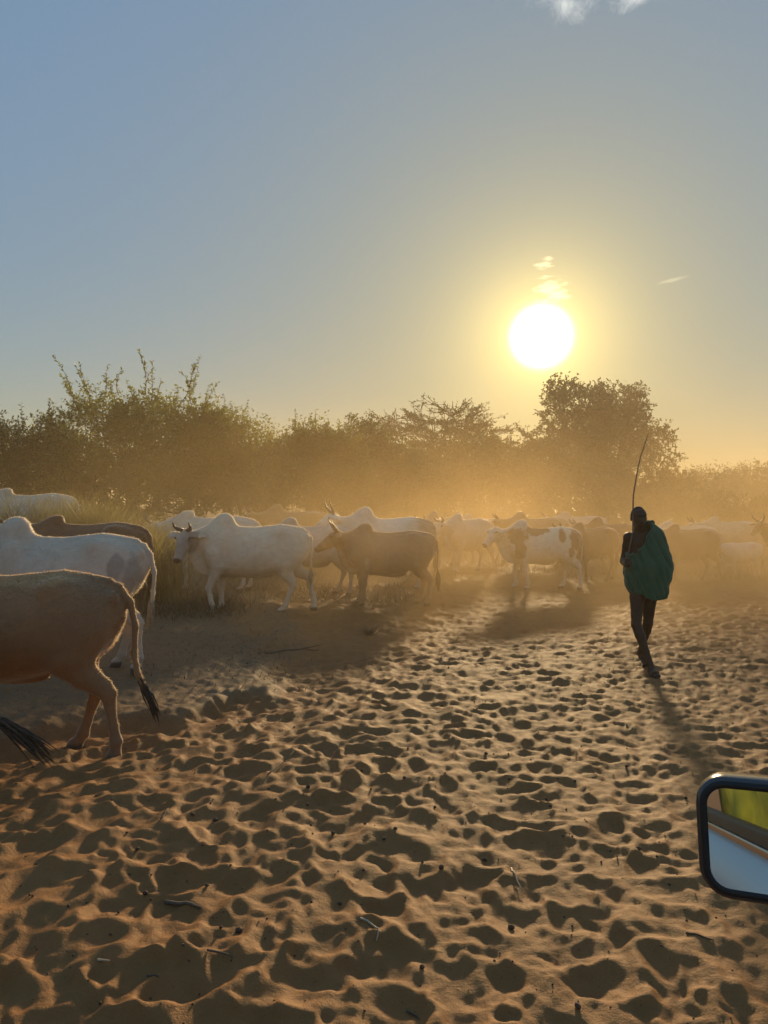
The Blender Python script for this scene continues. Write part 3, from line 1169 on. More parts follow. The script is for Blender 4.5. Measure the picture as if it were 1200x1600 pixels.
def build_cow(label, X, D, heading, scale=1., coat=(.7, .66, .58), head=None, poll=(1.02, 0, 1.26), hdir=(.75, 0, -.66), legs=((0, 0), (0, 0), (0, 0), (0, 0)), tail=None, tuft=TUFT_DARK, hump=1., horns='short',
              patches=(), patch_col=(.2, .1, .05), points=None, voxel=.017, seed=0, belly=0., dewlap=1., head_col=None, tuft_len=.28, z=None, name='cow', cat='cow', rump_col=None, fat=1., tail_r=.026, fur=0, fur_len=.02):
    """heading: direction the cow faces (radians, 0 = +x). legs: (swing, flex) for front right/left, hind right/left"""
    tl = tail or [(-.84, 0, 1.13), (-.865, 0, .95), (-.86, 0, .75), (-.85, 0, .58)]
    tl = [(-.70, 0, 1.225), (-.785, 0, 1.205)] + list(tl)
    P = Vector(poll)
    hd, hs, hu = frame(hdir)
    ends = [P + hd * .55, P - hu * .2, P + hu * .2, Vector(tl[-1])]
    lo = (min([-1.0] + [e.x - .12 for e in ends]), min([-.36] + [e.y - .32 for e in ends[:3]] + [ends[3].y - .06]), -.06)
    hi = (max([.85] + [e.x + .14 for e in ends]), max([.36] + [e.y + .32 for e in ends[:3]] + [ends[3].y + .06]), max(1.66, P.z + .22))
    mb = Skin(lo, hi, voxel)
    # barrel: egg-shaped sections along the spine
    st = np.array([(-.84, 1.10, .98, .03), (-.80, 1.16, .90, .09), (-.74, 1.215, .80, .16), (-.66, 1.255, .73, .21), (-.55, 1.285, .69, .238), (-.42, 1.300, .645, .255), (-.25, 1.285, .59, .268), (-.05, 1.265, .545, .285), (.15, 1.262, .535, .282), (.33, 1.275, .555, .25),
          (.48, 1.29, .59, .205), (.60, 1.26, .64, .165), (.70, 1.17, .74, .10), (.76, 1.05, .88, .03)])
    xs_ = mb.ax[0]
    zt = np.interp(xs_, st[:, 0], st[:, 1])
    zb = np.interp(xs_, st[:, 0], st[:, 2]) - belly * np.exp(-((xs_ + .05) / .3) ** 2)
    hw = np.interp(xs_, st[:, 0], st[:, 3]) * (1 + (fat - 1) * np.exp(-((xs_ + .05) / .4) ** 2))
    zc = zb + (zt - zb) * .46
    x, y, z_ = mb.pts((slice(None),) * 3)
    e3 = lambda q: q[:, None, None]
    dz = z_ - e3(zc)
    rz = np.where(dz > 0, e3(zt - zc), e3(zc - zb))
    sn = np.clip(dz / rz, -1, 1)
    ry = e3(hw) * np.where(dz > 0, 1 - .22 * np.abs(sn) ** 1.5, 1.0)
    pw = e3(2.15 + .9 * np.exp(-((xs_ + .47) / .2) ** 2))
    f = (np.abs(y / ry) ** pw + np.abs(dz / rz) ** pw) ** (1 / pw)
    g = np.sqrt((y / ry ** 2) ** 2 + (dz / rz ** 2) ** 2)
    d = np.where(f > .1, f * (f - 1) / np.maximum(g, 1e-3), -.05)
    ex = np.maximum(st[0, 0] - x, x - st[-1, 0])
    d = np.where(ex > 0, np.sqrt(np.maximum(d, 0) ** 2 + ex ** 2), d)
    mb.D = np.minimum(mb.D, np.clip(d, -.2, .5)).astype(np.float32)
    rib = .0045 * np.sin(x * 2 * PI / .082 + (z_ - .9) * 5) * np.exp(-((x - .08) / .26) ** 2) * np.exp(-((z_ - .93) / .17) ** 2)
    mb.D = (mb.D + rib * (np.abs(y) > .1)).astype(np.float32)
    for s in (-1, 1):
        mb.ell((-.40, .165 * s, 1.21), (.08, .05, .05), k=.10)               # hook bones
        mb.ell((-.765, .085 * s, 1.14), (.05, .04, .05), k=.06)                  # pin bones
        mb.ell((.47, .125 * s, 1.02), (.13, .09, .24), k=.08, rot=Matrix.Rotation(R(-18), 3, 'Y'))   # shoulder blade
        mb.ell((.60, .10 * s, .86), (.10, .09, .12), k=.08)
        mb.ell((-.55, .15 * s, .98), (.20, .095, .24), k=.09)                    # thigh
    mb.tube([(-.72, 0, 1.245), (-.40, 0, 1.295), (0, 0, 1.255), (.35, 0, 1.275)], [.03, .028, .026, .03], k=.07)     # spine
    if hump:
        rot = Matrix.Rotation(R(24), 3, 'Y')
        mb.ell((.48, 0, 1.29), (.17 * hump ** .5, .07, .155 * hump), rot=rot, k=.14)
        mb.tube([(.46, 0, 1.30 + .05 * hump), (.72, 0, 1.20)], [.05, .05], k=.12)
        mb.ell((.415, 0, 1.335 + .06 * hump), (.085, .05, .08 * hump), rot=rot, k=.10)
    throat = P + hd * .10 - hu * .08
    nb = Vector((.54, 0, 1.06))
    n1 = nb.lerp(throat, .45) + Vector((0, 0, .03))
    n2 = nb.lerp(throat, .82) + Vector((0, 0, .02))
    mb.tube([nb, n1, n2, P + hd * .06 - hu * .03], [(.15, .21), (.105, .17), (.085, .135), (.07, .095)], side=(0, 1, 0), k=.10, ki=.04)
    if dewlap:
        b0 = throat + Vector((-.03, 0, -.07))
        q0 = Vector((.66, 0, .64))
        pts = [b0, b0.lerp(q0, .35) + Vector((0, 0, -.03)), b0.lerp(q0, .7) + Vector((0, 0, -.03)), Vector((.64, 0, .66)), Vector((.46, 0, .60)), Vector((.30, 0, .58))]
        mb.tube(pts, [(.020, .05), (.022, .09 * dewlap), (.024, .12 * dewlap), (.034, .11), (.04, .06), (.03, .04)], side=(0, 1, 0), k=.05, ki=.03)
    mb.ell((-.12, 0, .57 - belly), (.16, .03, .045), k=.08)
    # head: forehead, cheeks, long face, muzzle, jaw
    mb.tube([P + hd * .02 - hu * .01, P + hd * .12 - hu * .018, P + hd * .24 - hu * .022, P + hd * .36 - hu * .018, P + hd * .455 - hu * .014], [(.078, .085), (.090, .105), (.070, .095), (.055, .072), (.056, .058)], side=tuple(hs), k=.05, ki=.04)
    mb.ell(P + hd * .455 - hu * .012, (.050, .062, .050), k=.03, rot=Matrix((hd, hs, hu)).transposed())
    mb.tube([P + hd * .10 - hu * .085, P + hd * .26 - hu * .095, P + hd * .41 - hu * .058], [(.062, .04), (.044, .032), (.034, .024)], side=tuple(hs), k=.03)
    for s in (-1, 1):
        e = P + hd * .13 + hs * (.078 * s) + hu * .042
        mb.ell(e, (.034, .030, .028), k=.03)
        mb.ell(P + hd * .475 + hs * (.03 * s) + hu * .018, (.022, .02, .018), k=.02)
        a = P + hd * .045 + hs * (.075 * s) + hu * .015
        et = max(.014, voxel * .85)
        mb.tube([a, a + hs * (.07 * s), a + hs * (.16 * s) - hu * .015, a + hs * (.235 * s) - hu * .045], [(.026, .024), (.056, et), (.062, et), (.02, et * .8)], side=tuple(hd), k=.025)
    fr, fl, hr, hl = legs
    feet = []
    for s, (sw, fx) in ((-1, fr), (1, fl)):
        feet.append(leg(mb, FRONT, s, (.48, 0, .95), 5, sw, -abs(fx), True))
    for s, (sw, fx) in ((-1, hr), (1, hl)):
        feet.append(leg(mb, HIND, s, (-.50, 0, .96), 5, sw, -abs(fx), True))
    mb.D[:, :, mb.ax[2] < -.012] = .1
    tr_ = max(tail_r * .72, voxel * .8)
    mb.tube(tl, [tr_ * 1.7, tr_ * 1.45] + [tr_ * (1.12 - .3 * i_ / len(tl)) for i_ in range(len(tl) - 2)], side=(0, 1, 0), k=.022, ki=.02)
    me = mb.mesh('cow_body')
    # colour
    C3 = coords(me)
    col = np.tile(np.array(coat, float), (len(C3), 1))
    rgn = vnoise(C3, 4., seed)
    col *= (1 + .16 * rgn)[:, None]
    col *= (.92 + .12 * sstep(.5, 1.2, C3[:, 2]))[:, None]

    def blend(mask, c):
        nonlocal col
        col = col * (1 - mask[:, None]) + np.array(c) * mask[:, None]
    nz2 = vnoise(C3, 9., seed + 5)
    for (cx, cz, rx, rz, s) in patches:
        q = ((C3[:, 0] - cx) / rx) ** 2 + ((C3[:, 2] - cz) / rz) ** 2 + .75 * nz2 + .25 * vnoise(C3, 26., seed + 9, 2)
        mk = sstep(1.3, .6, q)
        if s:
            mk = mk * sstep(-.02, .02, C3[:, 1] * s)
        blend(mk, patch_col)
    if rump_col is not None:
        blend(sstep(-.40, -.62, C3[:, 0] + .08 * nz2) * .85, rump_col)
    hdv = np.array(hd)
    ax = (C3 - np.array(P)) @ hdv
    lat = np.abs((C3 - np.array(P)) @ np.array(hs))
    inhead = sstep(-.06, .04, ax) * sstep(.24, .2, np.linalg.norm(C3 - np.array(P + hd * .22) - np.outer((C3 - np.array(P + hd * .22)) @ hdv, hdv), axis=1)) * sstep(.56, .52, ax)
    if head_col is not None:
        blend(inhead * sstep(1.3, .2, rgn + .6) * .9, head_col)
    if points is not None:
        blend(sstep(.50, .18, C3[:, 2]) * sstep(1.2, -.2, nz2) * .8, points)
    muz = sstep(.455, .485, ax) * inhead
    blend(muz, (.03, .022, .02))
    blend(sstep(.062, .05, C3[:, 2]), (.035, .028, .022))
    # inside of the tail brush end
    tb = np.array(tl[-1])
    blend(sstep(.10, .03, np.linalg.norm(C3 - tb, axis=1)), (.05, .035, .025) if tuft is TUFT_DARK else (.4, .3, .2))
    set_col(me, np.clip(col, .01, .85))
    if z is None:
        z = np.mean([gz(X + scale * (f_[0] * math.cos(heading) - f_[1] * math.sin(heading)), D + scale * (f_[0] * math.sin(heading) + f_[1] * math.cos(heading))) for f_ in feet]) - .012
    root = thing(name, label, cat, (X, D, float(z)), heading, 'cattle of the herd')
    root.scale = (scale,) * 3
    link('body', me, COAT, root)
    if fur:
        nv = len(me.vertices)
        NN = np.empty(nv * 3, np.float32)
        me.vertices.foreach_get('normal', NN)
        NN = NN.reshape(-1, 3)
        rf = np.random.default_rng(seed + 400)
        ok = np.flatnonzero((C3[:, 2] > .25) & (NN[:, 2] > -.75))
        pw_ = .25 + np.clip(NN[ok, 2], 0, 1)
        pick = rf.choice(ok, fur, p=pw_ / pw_.sum())
        P0 = C3[pick] + rf.normal(size=(fur, 3)) * voxel * .5 * (1 - np.abs(NN[pick]))
        dr = NN[pick] * .55 + np.array([-.6, 0, -.25]) + rf.normal(size=(fur, 3)) * .28
        dr -= NN[pick] * np.minimum((dr * NN[pick]).sum(1) - .35, 0)[:, None]
        dr /= np.linalg.norm(dr, axis=1, keepdims=True)
        sdv = np.cross(dr, rf.normal(size=(fur, 3)))
        sdv /= np.linalg.norm(sdv, axis=1, keepdims=True)
        ln = fur_len * rf.uniform(.5, 1.3, (fur, 1))
        P0 = P0 - NN[pick] * .004
        VV = np.stack([P0 - sdv * .0022, P0 + sdv * .0022, P0 + dr * ln], 1).reshape(-1, 3)
        fm = fast_mesh('fur', VV, np.arange(fur * 3).reshape(-1, 3))
        set_col(fm, np.repeat(np.clip(col[pick] * rf.uniform(.75, 1.15, (fur, 1)), .01, .9), 3, 0))
        link('fur', fm, FUR, root, smooth=False)['kind'] = 'stuff'
    for s in (-1, 1):
        e = MB()
        c = P + hd * .13 + hs * (.108 * s) + hu * .045
        e.ell(c, (.02, .02, .02), 10, 6)
        link('eye', e.me('eye'), EYE, root)
        if horns:
            h = MB()
            b = P + hs * (.055 * s) + hu * .055 + hd * .0
            L = {'short': .17, 'mid': .24, 'long': .34}[horns]
            pts = [b - hs * (.02 * s), b + hs * (.05 * s) + hu * (.04 * L / .17), b + hs * (.075 * s * L / .17) + hu * (.11 * L / .17), b + hs * (.07 * s * L / .17) + hu * (.18 * L / .17) - hd * .02]
            h.tube(pts, [.031, .028, .019, .005], n=10, side=tuple(hd))
            link('horn', h.me('horn'), HORN, root)
    # brush at the tail's end
    rg = np.random.default_rng(seed + 3)
    tdir = Vector(tl[-1]) - Vector(tl[-2])
    tdir.normalize()
    tm = MB()
    back_ = Vector(tl[-2])
    for k_ in range(70):
        o = Vector(tl[-1]) - tdir * rg.uniform(0, .12) + Vector(rg.normal(size=3)) * .007
        d = (tdir + Vector(rg.normal(size=3)) * .075).normalized()
        L = tuft_len * rg.uniform(.45, 1.0)
        r_ = rg.uniform(.004, .008)
        bow = Vector(rg.normal(size=3)) * .012
        tm.tube([o, o + d * L * .35 + bow, o + d * L * .7 + bow + Vector((0, 0, -.06 * L)), o + d * L * .97 + bow * .3 + Vector((0, 0, -.16 * L))], [r_, r_ * 1.2, r_ * .8, .001], n=4, side=(.3, .9, .1))
    link('tail_tuft', tm.me('tail_tuft'), tuft, root)
    return root


W = PI      # heading left
WHITE = (.80, .69, .52)
CREAM = (.70, .57, .40)
GREY = (.58, .51, .42)
TAN = (.36, .22, .11)
BROWN = (.23, .115, .055)
DKBROWN = (.10, .052, .03)
WALK1 = ((.30, 0), (-.16, .1), (-.26, .0), (.20, .0))
WALK2 = ((-.15, 0), (.12, .1), (.10, .0), (-.20, .0))
STAND = ((.03, 0), (-.06, 0), (-.05, 0), (.06, 0))


def at_rump(rp, D, s=1., off=.80):
    return px(rp, D) - off * s


# nearest brown cow, only its hindquarters in the picture
build_cow('nearest red-brown cow at left, only hindquarters in view, dark tail swinging back', at_rump(188, 5.25), 5.25, W, 1.0, (.36, .185, .075), legs=((.1, 0), (-.1, 0), (.16, 0), (-.20, .12)), head=None, points=(.22, .12, .06),
          tail=[(-.87, .0, 1.10), (-.905, .0, .93), (-.895, 0, .74), (-.93, .03, .60), (-1.00, .05, .47)], tuft_len=.24, voxel=.0155, seed=1, fur=36000, fur_len=0.016, patches=((-.25, 1.3, .5, .07, 0),), patch_col=(.50, .28, .11), fat=1.05, hump=1.1, rump_col=(.29, .155, .07), tail_r=.030)
build_cow('cow beyond the left edge with only its black tail brush in view low at left', px(-42, 4.25) - .80, 4.25, W, 1.0, (.3, .16, .08), tail=[(-.86, .02, 1.08), (-.865, .03, .90), (-.84, .03, .74), (-.88, .04, .62), (-1.02, .05, .55)], tuft_len=.36, voxel=.025, seed=2, tail_r=.024)
build_cow('grey-white cow behind the nearest brown cow at left, pale tail hanging', at_rump(226, 7.4, 1.03), 7.4, W + .02, 1.035, (.70, .58, .44), legs=WALK2, seed=3, fur=26000, fur_len=0.018, voxel=.015, points=(.40, .34, .28), tail=[(-.85, 0, 1.12), (-.885, 0, .95), (-.87, 0, .75), (-.85, 0, .60)],
          patches=((-.60, 1.0, .08, .13, 0), (-.72, .9, .08, .2, 0)), patch_col=(.46, .39, .31), tuft=TUFT_PALE, tuft_len=.2)
build_cow('dark brown cow standing behind the grey-white cow at left', at_rump(231, 10.3, 1.05), 10.3, W - .02, 1.05, (.10, .055, .03), legs=STAND, seed=4, fur=14000, fur_len=0.02, voxel=.025, hump=.35)
build_cow('cream cow at the left edge, only its rounded rump in view', at_rump(21, 9.3, 1.02), 9.3, W, 1.02, CREAM, legs=STAND, seed=5, fur=8000, fur_len=0.02, voxel=.025)
build_cow('cream cow farthest back at left behind tall dry grass', at_rump(118, 13.6, 1.04), 13.6, W, 1.04, (.74, .64, .48), legs=STAND, seed=6, fur=12000, fur_len=0.024, voxel=.025, hump=.35)
# white bull-headed cow walking, the clearest of the herd
build_cow('white horned cow walking left with its face turned to the camera', px(398, 11.5), 11.5, W + .18, 1.04, (.84, .70, .52), poll=(.98, .08, 1.22), hdir=(.24, .52, -.80), legs=((.05, .06), (.36, .55), (-.34, .05), (.20, 0)),
          seed=7, fur=30000, fur_len=0.019, voxel=.0155, hump=1.1, horns='short', head_col=(.42, .34, .28), tail=[(-.845, 0, 1.12), (-.855, 0, .95), (-.84, 0, .75), (-.835, 0, .55)], tuft=TUFT_PALE, tuft_len=.16, dewlap=1.15, tail_r=.02)
build_cow('white cow directly behind the white horned cow, head lowered past its neck', at_rump(402, 14.2, 1.08), 14.2, W, 1.09, WHITE, poll=(1.03, 0, 1.18), hdir=(.6, .1, -.8), legs=STAND, seed=8, fur=12000, fur_len=0.022, voxel=.025, hump=.4)
build_cow('pale grey cow between the white horned cow and the brown cow', at_rump(556, 14.6, 1.05), 14.6, W, 1.05, GREY, legs=((.1, 0), (-.12, 0), (.16, 0), (-.12, 0)), seed=9, fur=12000, fur_len=0.022, voxel=.025, hump=.8)
build_cow('brown cow with a dark raised head standing broadside in the middle', at_rump(679, 13.1, 1.0), 13.1, W + .04, 1.0, (.42, .25, .13), poll=(.90, .02, 1.27), hdir=(.80, .12, -.56), legs=((.06, 0), (-.02, 0), (.05, 0), (-.10, 0)), seed=10, fur=22000, fur_len=0.02, voxel=.015,
          hump=.75, horns='mid', head_col=(.10, .06, .04), patches=((.40, .78, .05, .12, 0), (.68, .62, .14, .06, 0)), patch_col=(.46, .33, .21), tail=[(-.845, 0, 1.12), (-.86, 0, .95), (-.85, 0, .7), (-.86, 0, .5)], belly=.02)
build_cow('white cow with a tall round hump behind the brown cow', at_rump(676, 15.3, 1.13), 15.3, W, 1.13, (.82, .74, .60), poll=(1.0, 0, 1.34), hdir=(.75, .3, -.5), legs=STAND, seed=11, fur=16000, fur_len=0.023, voxel=.019, hump=1.2, horns='mid', rump_col=(.42, .30, .19), head_col=(.3, .2, .14))
build_cow('tan cow farthest back between the white cows, only its back showing', px(462, 19.5), 19.5, W + .1, 1.13, (.50, .28, .10), legs=STAND, seed=12, voxel=.028)
build_cow('cream cow facing the camera left of the spotted cow', px(733, 18.6), 18.6, W + .75, 1.03, (.60, .52, .42), poll=(.98, 0, 1.22), hdir=(.7, .0, -.7), legs=WALK2, seed=13, fur=10000, fur_len=0.024, voxel=.025, hump=.7)
build_cow('dusty brown-faced cow looking out behind the brown cow rump', px(693, 20.4), 20.4, W + .9, 1.05, (.34, .24, .15), poll=(.98, 0, 1.22), hdir=(.7, .1, -.7), legs=STAND, seed=14, voxel=.027, patches=((1.2, 1.0, .1, .12, 0),), patch_col=(.5, .45, .38))
build_cow('white cow with brown patches left of the herder', at_rump(906, 15.6, 1.0), 15.6, W + .06, 1.0, (.82, .70, .53), poll=(.98, .06, 1.27), hdir=(.62, .42, -.66), legs=((.14, .25), (-.14, .1), (.12, 0), (-.2, .06)), seed=15, fur=20000, fur_len=0.021, voxel=.015, hump=.9, horns=None,
          patches=((.62, 1.16, .26, .15, 0), (.20, 1.24, .22, .10, 0), (-.36, 1.13, .07, .12, 0), (-.70, 1.08, .16, .22, 0), (.52, .85, .10, .17, 0), (-.05, 1.26, .1, .05, 0), (-.55, .8, .07, .09, 0)), patch_col=(.27, .15, .08), tuft=TUFT_PALE, tail=[(-.84, 0, 1.12), (-.86, 0, .95), (-.85, 0, .7), (-.84, 0, .55)])
build_cow('dark brown cow deep in the dust between the spotted cow and the herder', px(958, 19.6), 19.6, W + .15, 1.02, (.13, .07, .04), legs=WALK1, seed=16, voxel=.027)
build_cow('brown cow in thick dust just right of the herder', px(1078, 17.3), 17.3, W + .25, .95, (.20, .115, .065), legs=WALK2, seed=17, voxel=.025, hump=.6)
build_cow('white-backed cow behind the brown cow right of the herder', px(1070, 19.4), 19.4, W - .1, .99, WHITE, legs=STAND, seed=18, voxel=.027, hump=.6)
build_cow('small white calf walking near the right edge', px(1158, 18.2), 18.2, W + .1, .66, (.66, .60, .52), poll=(.98, 0, 1.2), legs=WALK1, seed=19, voxel=.026, hump=.0, horns=None, dewlap=.4, name='calf', cat='calf')
build_cow('cream cow standing behind the small white calf at right', px(1140, 21.), 21., W, 1.0, CREAM, legs=STAND, seed=20, voxel=.027, hump=.7)
build_cow('dark-headed horned cow entering at the right edge', px(1250, 19.2), 19.2, W, 1.0, DKBROWN, poll=(1.02, 0, 1.27), hdir=(.7, .45, -.55), legs=STAND, seed=21, voxel=.027, horns='mid', hump=.8)

build_cow('pale cow half hidden behind the cream cow facing the camera', px(752, 22.5), 22.5, W + .3, 1.02, CREAM, legs=WALK1, seed=22, voxel=.028, hump=.8)
build_cow('tan cow behind the back of the spotted cow', px(838, 20.5), 20.5, W + .1, 1.05, (.42, .26, .13), legs=STAND, seed=23, voxel=.028, hump=.9)
build_cow('dim grey cow farthest back behind the rump of the spotted cow', px(905, 24.), 24., W - .1, 1.05, GREY, legs=WALK2, seed=24, voxel=.03, hump=.8)
build_cow('red-brown cow in the dust just left of the herder, rump behind the spotted cow', px(925, 17.6), 17.6, W + .5, .97, (.22, .11, .055), legs=WALK1, seed=25, voxel=.025, hump=.7)

# ------------------------------------------------------------------ herder
PX_, PD = px(1008, 7.95), 7.95


def herder():
    mb = Skin((-.36, -.48, -.03), (.34, .42, 1.80), .0085)
    A = lambda *a: Vector(a)
    # x = picture right, -y = toward the camera
    # trunk
    mb.tube([A(-.0, .02, .86), A(-.005, .02, .97), A(-.01, .02, 1.10), A(-.015, .02, 1.25), A(-.02, .02, 1.37), A(-.03, .02, 1.44), A(-.045, .02, 1.475)],
            [(.135, .10), (.14, .105), (.125, .09), (.145, .10), (.15, .10), (.12, .085), (.06, .06)], side=(1, 0, 0))
    mb.ell(A(-.165, .02, 1.425), (.055, .055, .055))
    mb.ell(A(.125, .02, 1.425), (.055, .055, .055))
    # neck and head
    mb.tube([A(-.045, .02, 1.44), A(-.062, .01, 1.50), A(-.07, .0, 1.57)], [.056, .05, .052], side=(1, 0, 0))
    hc = A(-.072, -.012, 1.635)
    mb.ell(hc + A(0, .018, .022), (.073, .092, .092))
    mb.tube([hc + A(0, -.035, .04), hc + A(0, -.045, -.02), hc + A(0, -.05, -.075), hc + A(0, -.045, -.118)], [(.063, .055), (.060, .05), (.048, .046), (.024, .026)], side=(1, 0, 0))
    mb.tube([hc + A(0, -.088, .012), hc + A(0, -.10, -.02), hc + A(0, -.112, -.042)], [.010, .014, .019], side=(1, 0, 0), k=.012)          # nose
    mb.ell(hc + A(0, -.092, -.074), (.024, .012, .007), k=.006)
    mb.ell(hc + A(0, -.090, -.088), (.022, .012, .008), k=.006)
    mb.tube([hc + A(-.05, -.078, .034), hc + A(0, -.092, .03), hc + A(.05, -.078, .034)], [.010, .011, .010], side=(0, 0, 1), k=.015)             # brow
    for s in (-1, 1):
        mb.ell(hc + A(.079 * s, .012, -.008), (.010, .019, .031), k=.01)
    # arms
    sh = A(-.175, .02, 1.42)
    el = A(-.205, .075, 1.165)
    wr = A(-.245, -.13, 1.145)
    mb.tube([sh, sh.lerp(el, .35), sh.lerp(el, .8), el], [.048, .046, .038, .036], side=(0, 1, 0))
    mb.tube([el, el.lerp(wr, .3), el.lerp(wr, .75), wr], [.036, .039, .029, .024], side=(0, 0, 1))
    sh2, el2, wr2 = A(.135, .02, 1.42), A(.225, .05, 1.15), A(.10, -.075, 1.10)
    mb.tube([sh2, sh2.lerp(el2, .4), el2], [.048, .045, .036], side=(0, 1, 0))
    mb.tube([el2, el2.lerp(wr2, .3), wr2], [.036, .038, .024], side=(0, 0, 1))
    mb.tube([wr2, wr2 + A(-.05, -.01, 0), wr2 + A(-.10, -.01, -.005)], [(.035, .018), (.04, .018), (.03, .015)], side=(0, 0, 1))
    # gripping hand: palm, four curled fingers and a thumb around the stick
    g = A(-.262, -.205, 1.165)
    sd = STICK_DIR
    mb.tube([wr, wr.lerp(g, .45) + A(.018, 0, 0), g + A(.026, .018, -.004)], [(.026, .019), (.036, .018), (.042, .017)], side=tuple(sd))
    fw = (g - wr).normalized()
    sx_ = sd.cross(fw).normalized()
    if sx_.x > 0:
        sx_ = -sx_                     # away from the body
    for k_, (o, ln) in enumerate(((.033, .92), (.011, 1.), (-.011, .97), (-.031, .82))):
        c = g + sd * o
        r = .021
        pts = []
        for q in range(6):
            th = R(-60 + 54 * q * ln)
            pts.append(c + (-sx_) * (r * math.cos(th)) + fw * (r * math.sin(th)))
        mb.tube(pts, [.0105, .010, .0095, .009, .0085, .0078], side=tuple(sd), k=.004)
    tb = g + A(.022, .02, .03)
    mb.tube([tb, g - fw * .012 + sd * .048 - sx_ * .012, g + sd * .046 + sx_ * .014 - fw * .010, g + sd * .034 + sx_ * .022 + fw * .006], [.012, .0115, .010, .008], side=tuple(sd), k=.006)
    # legs: the front one crosses toward the camera, the rear one trails with its heel up
    hp, kn, an = A(-.075, .01, .90), A(-.125, -.10, .50), A(-.015, -.235, .085)
    mb.tube([hp, hp.lerp(kn, .3), hp.lerp(kn, .75), kn, kn.lerp(an, .25), kn.lerp(an, .65), an], [.085, .078, .058, .053, .053, .036, .033], side=(1, 0, 0))
    mb.tube([an + A(0, .035, -.045), an + A(.0, -.02, -.045), an + A(.005, -.10, -.055), an + A(.008, -.165, -.062)], [(.032, .032), (.036, .038), (.044, .026), (.036, .016)], side=(1, 0, 0))
    hp, kn, an = A(.07, .02, .90), A(.045, .03, .50), A(.045, .255, .135)
    mb.tube([hp, hp.lerp(kn, .3), hp.lerp(kn, .75), kn, kn.lerp(an, .25), kn.lerp(an, .65), an], [.085, .077, .057, .052, .053, .036, .033], side=(1, 0, 0))
    ft = [an + A(0, .04, -.01), an + A(.01, -.01, -.045), an + A(.03, -.075, -.092), an + A(.04, -.135, -.108)]
    mb.tube(ft, [(.03, .034), (.035, .036), (.043, .024), (.036, .015)], side=(1, 0, 0))
    z = gz(PX_, PD - .3) + .0
    root = thing('person', 'slender person in a green wrapped blanket walking toward the camera with a long stick', 'person', (PX_, PD, z), 0)
    m, t = material('dark_skin')
    tc = t.n('ShaderNodeTexCoord').outputs['Object']
    c = t.mix(t.range(t.noise(tc, 12, 4, .6), .3, .7), (.030, .017, .011), (.050, .029, .018))
    b = principled(t, **{'Base Color': c, 'Roughness': .5, 'Specular IOR Level': .25})
    finish(m, t, b.outputs[0])
    link('body', mb.mesh('herder_body'), m, root)
    # eyes, hair
    for s in (-1, 1):
        e = MB()
        e.ell(hc + A(.031 * s, -.073, .014), (.012, .010, .008), 10, 6)
        link('eye', e.me('eye'), simple('eye_white', (.35, .30, .26), .3), root)
    h = MB()
    rings = []
    rg = np.random.default_rng(4)
    for i in range(9):
        th = PI * .5 * (1 - i / 8) * 1.08
        ring = []
        for j in range(28):
            ph = 2 * PI * j / 28
            k_ = 1 + rg.normal() * .012
            fr = max(0, -math.sin(ph))                      # hairline sits higher on the forehead
            tt = min(th, PI * .54 - fr * .50 if i < 4 else th)
            ring.append(hc + A(0, .018, .022) + A(.080 * math.sin(tt) * math.cos(ph) * k_, .099 * math.sin(tt) * math.sin(ph) * k_, .101 * math.cos(tt) * k_))
        rings.append(ring)
    h.rings(rings)
    link('hair', h.me('hair'), simple('black_hair', (.012, .010, .009), .9, vary=.4, scale=150, bmp=.8), root)
    # the blanket: wrapped round the body, over the picture-right shoulder and under the other arm
    prof = [(1.59, -.02, .06, .045), (1.555, -.075, .105, .075), (1.50, -.12, .175, .115), (1.44, -.16, .205, .135), (1.36, -.175, .225, .15), (1.25, -.185, .262, .17), (1.15, -.195, .282, .19), (1.05, -.215, .272, .195), (.95, -.20, .255, .185), (.86, -.165, .240, .17), (.78, -.125, .225, .16)]
    zs = np.array([p[0] for p in prof])[::-1]

    def pr(z_, k_):
        return np.interp(z_, zs, np.array([p[k_] for p in prof])[::-1])
    nu, nv = 120, 54
    ver = []
    for i in range(nv):
        v = i / (nv - 1)
        for j in range(nu):
            th = 2 * PI * j / nu                    # 0 = picture right, 90 deg = away from camera
            c, s = math.cos(th), math.sin(th)
            top = 1.40 + .185 * math.tanh((c + .18) * 2.2) + (.0 if s < 0 else .03)
            top = min(top, 1.585)
            hem = .785 + .018 * math.sin(th * 2 + .6) + .010 * math.sin(th * 5) + (.02 if c < -.5 else 0)
            z_ = top + (hem - top) * v
            xl, xr, dp = pr(z_, 1), pr(z_, 2), pr(z_, 3)
            cx = (xl + xr) / 2
            hwid = (xr - xl) / 2
            fall = min(1, v * 1.6)
            fold = fall * (.020 * (.6 - abs(math.sin(4.5 * th + 1.6 * v + .7 * math.sin(3 * th)))) + .010 * (.6 - abs(math.sin(8.5 * th - 2.1 * v + math.sin(2 * th)))))
            dg = (z_ - 1.25) * 9 + c * 5.5
            fold += .009 * math.sin(dg * 2.1) * math.exp(-((z_ - 1.22) / .26) ** 2) + .006 * math.sin(dg * 4.3 + 1)
            fold += .004 * math.sin(z_ * 46 + 2.4 * c + 1.3 * math.sin(2 * th)) * math.exp(-((z_ - 1.08) / .2) ** 2)
            e = .82
            ver.append((cx + (hwid + fold) * math.copysign(abs(c) ** e, c), .02 + (dp + fold) * math.copysign(abs(s) ** e, s), z_))
    fac = [(i * nu + j, i * nu + (j + 1) % nu, (i + 1) * nu + (j + 1) % nu, (i + 1) * nu + j) for i in range(nv - 1) for j in range(nu)]
    bm_ = mesh('blanket', ver, fac)
    m, t = material('green_cloth')
    tc = t.n('ShaderNodeTexCoord').outputs['Object']
    sep = t.n('ShaderNodeSeparateXYZ')
    t.put(sep.inputs[0], tc)
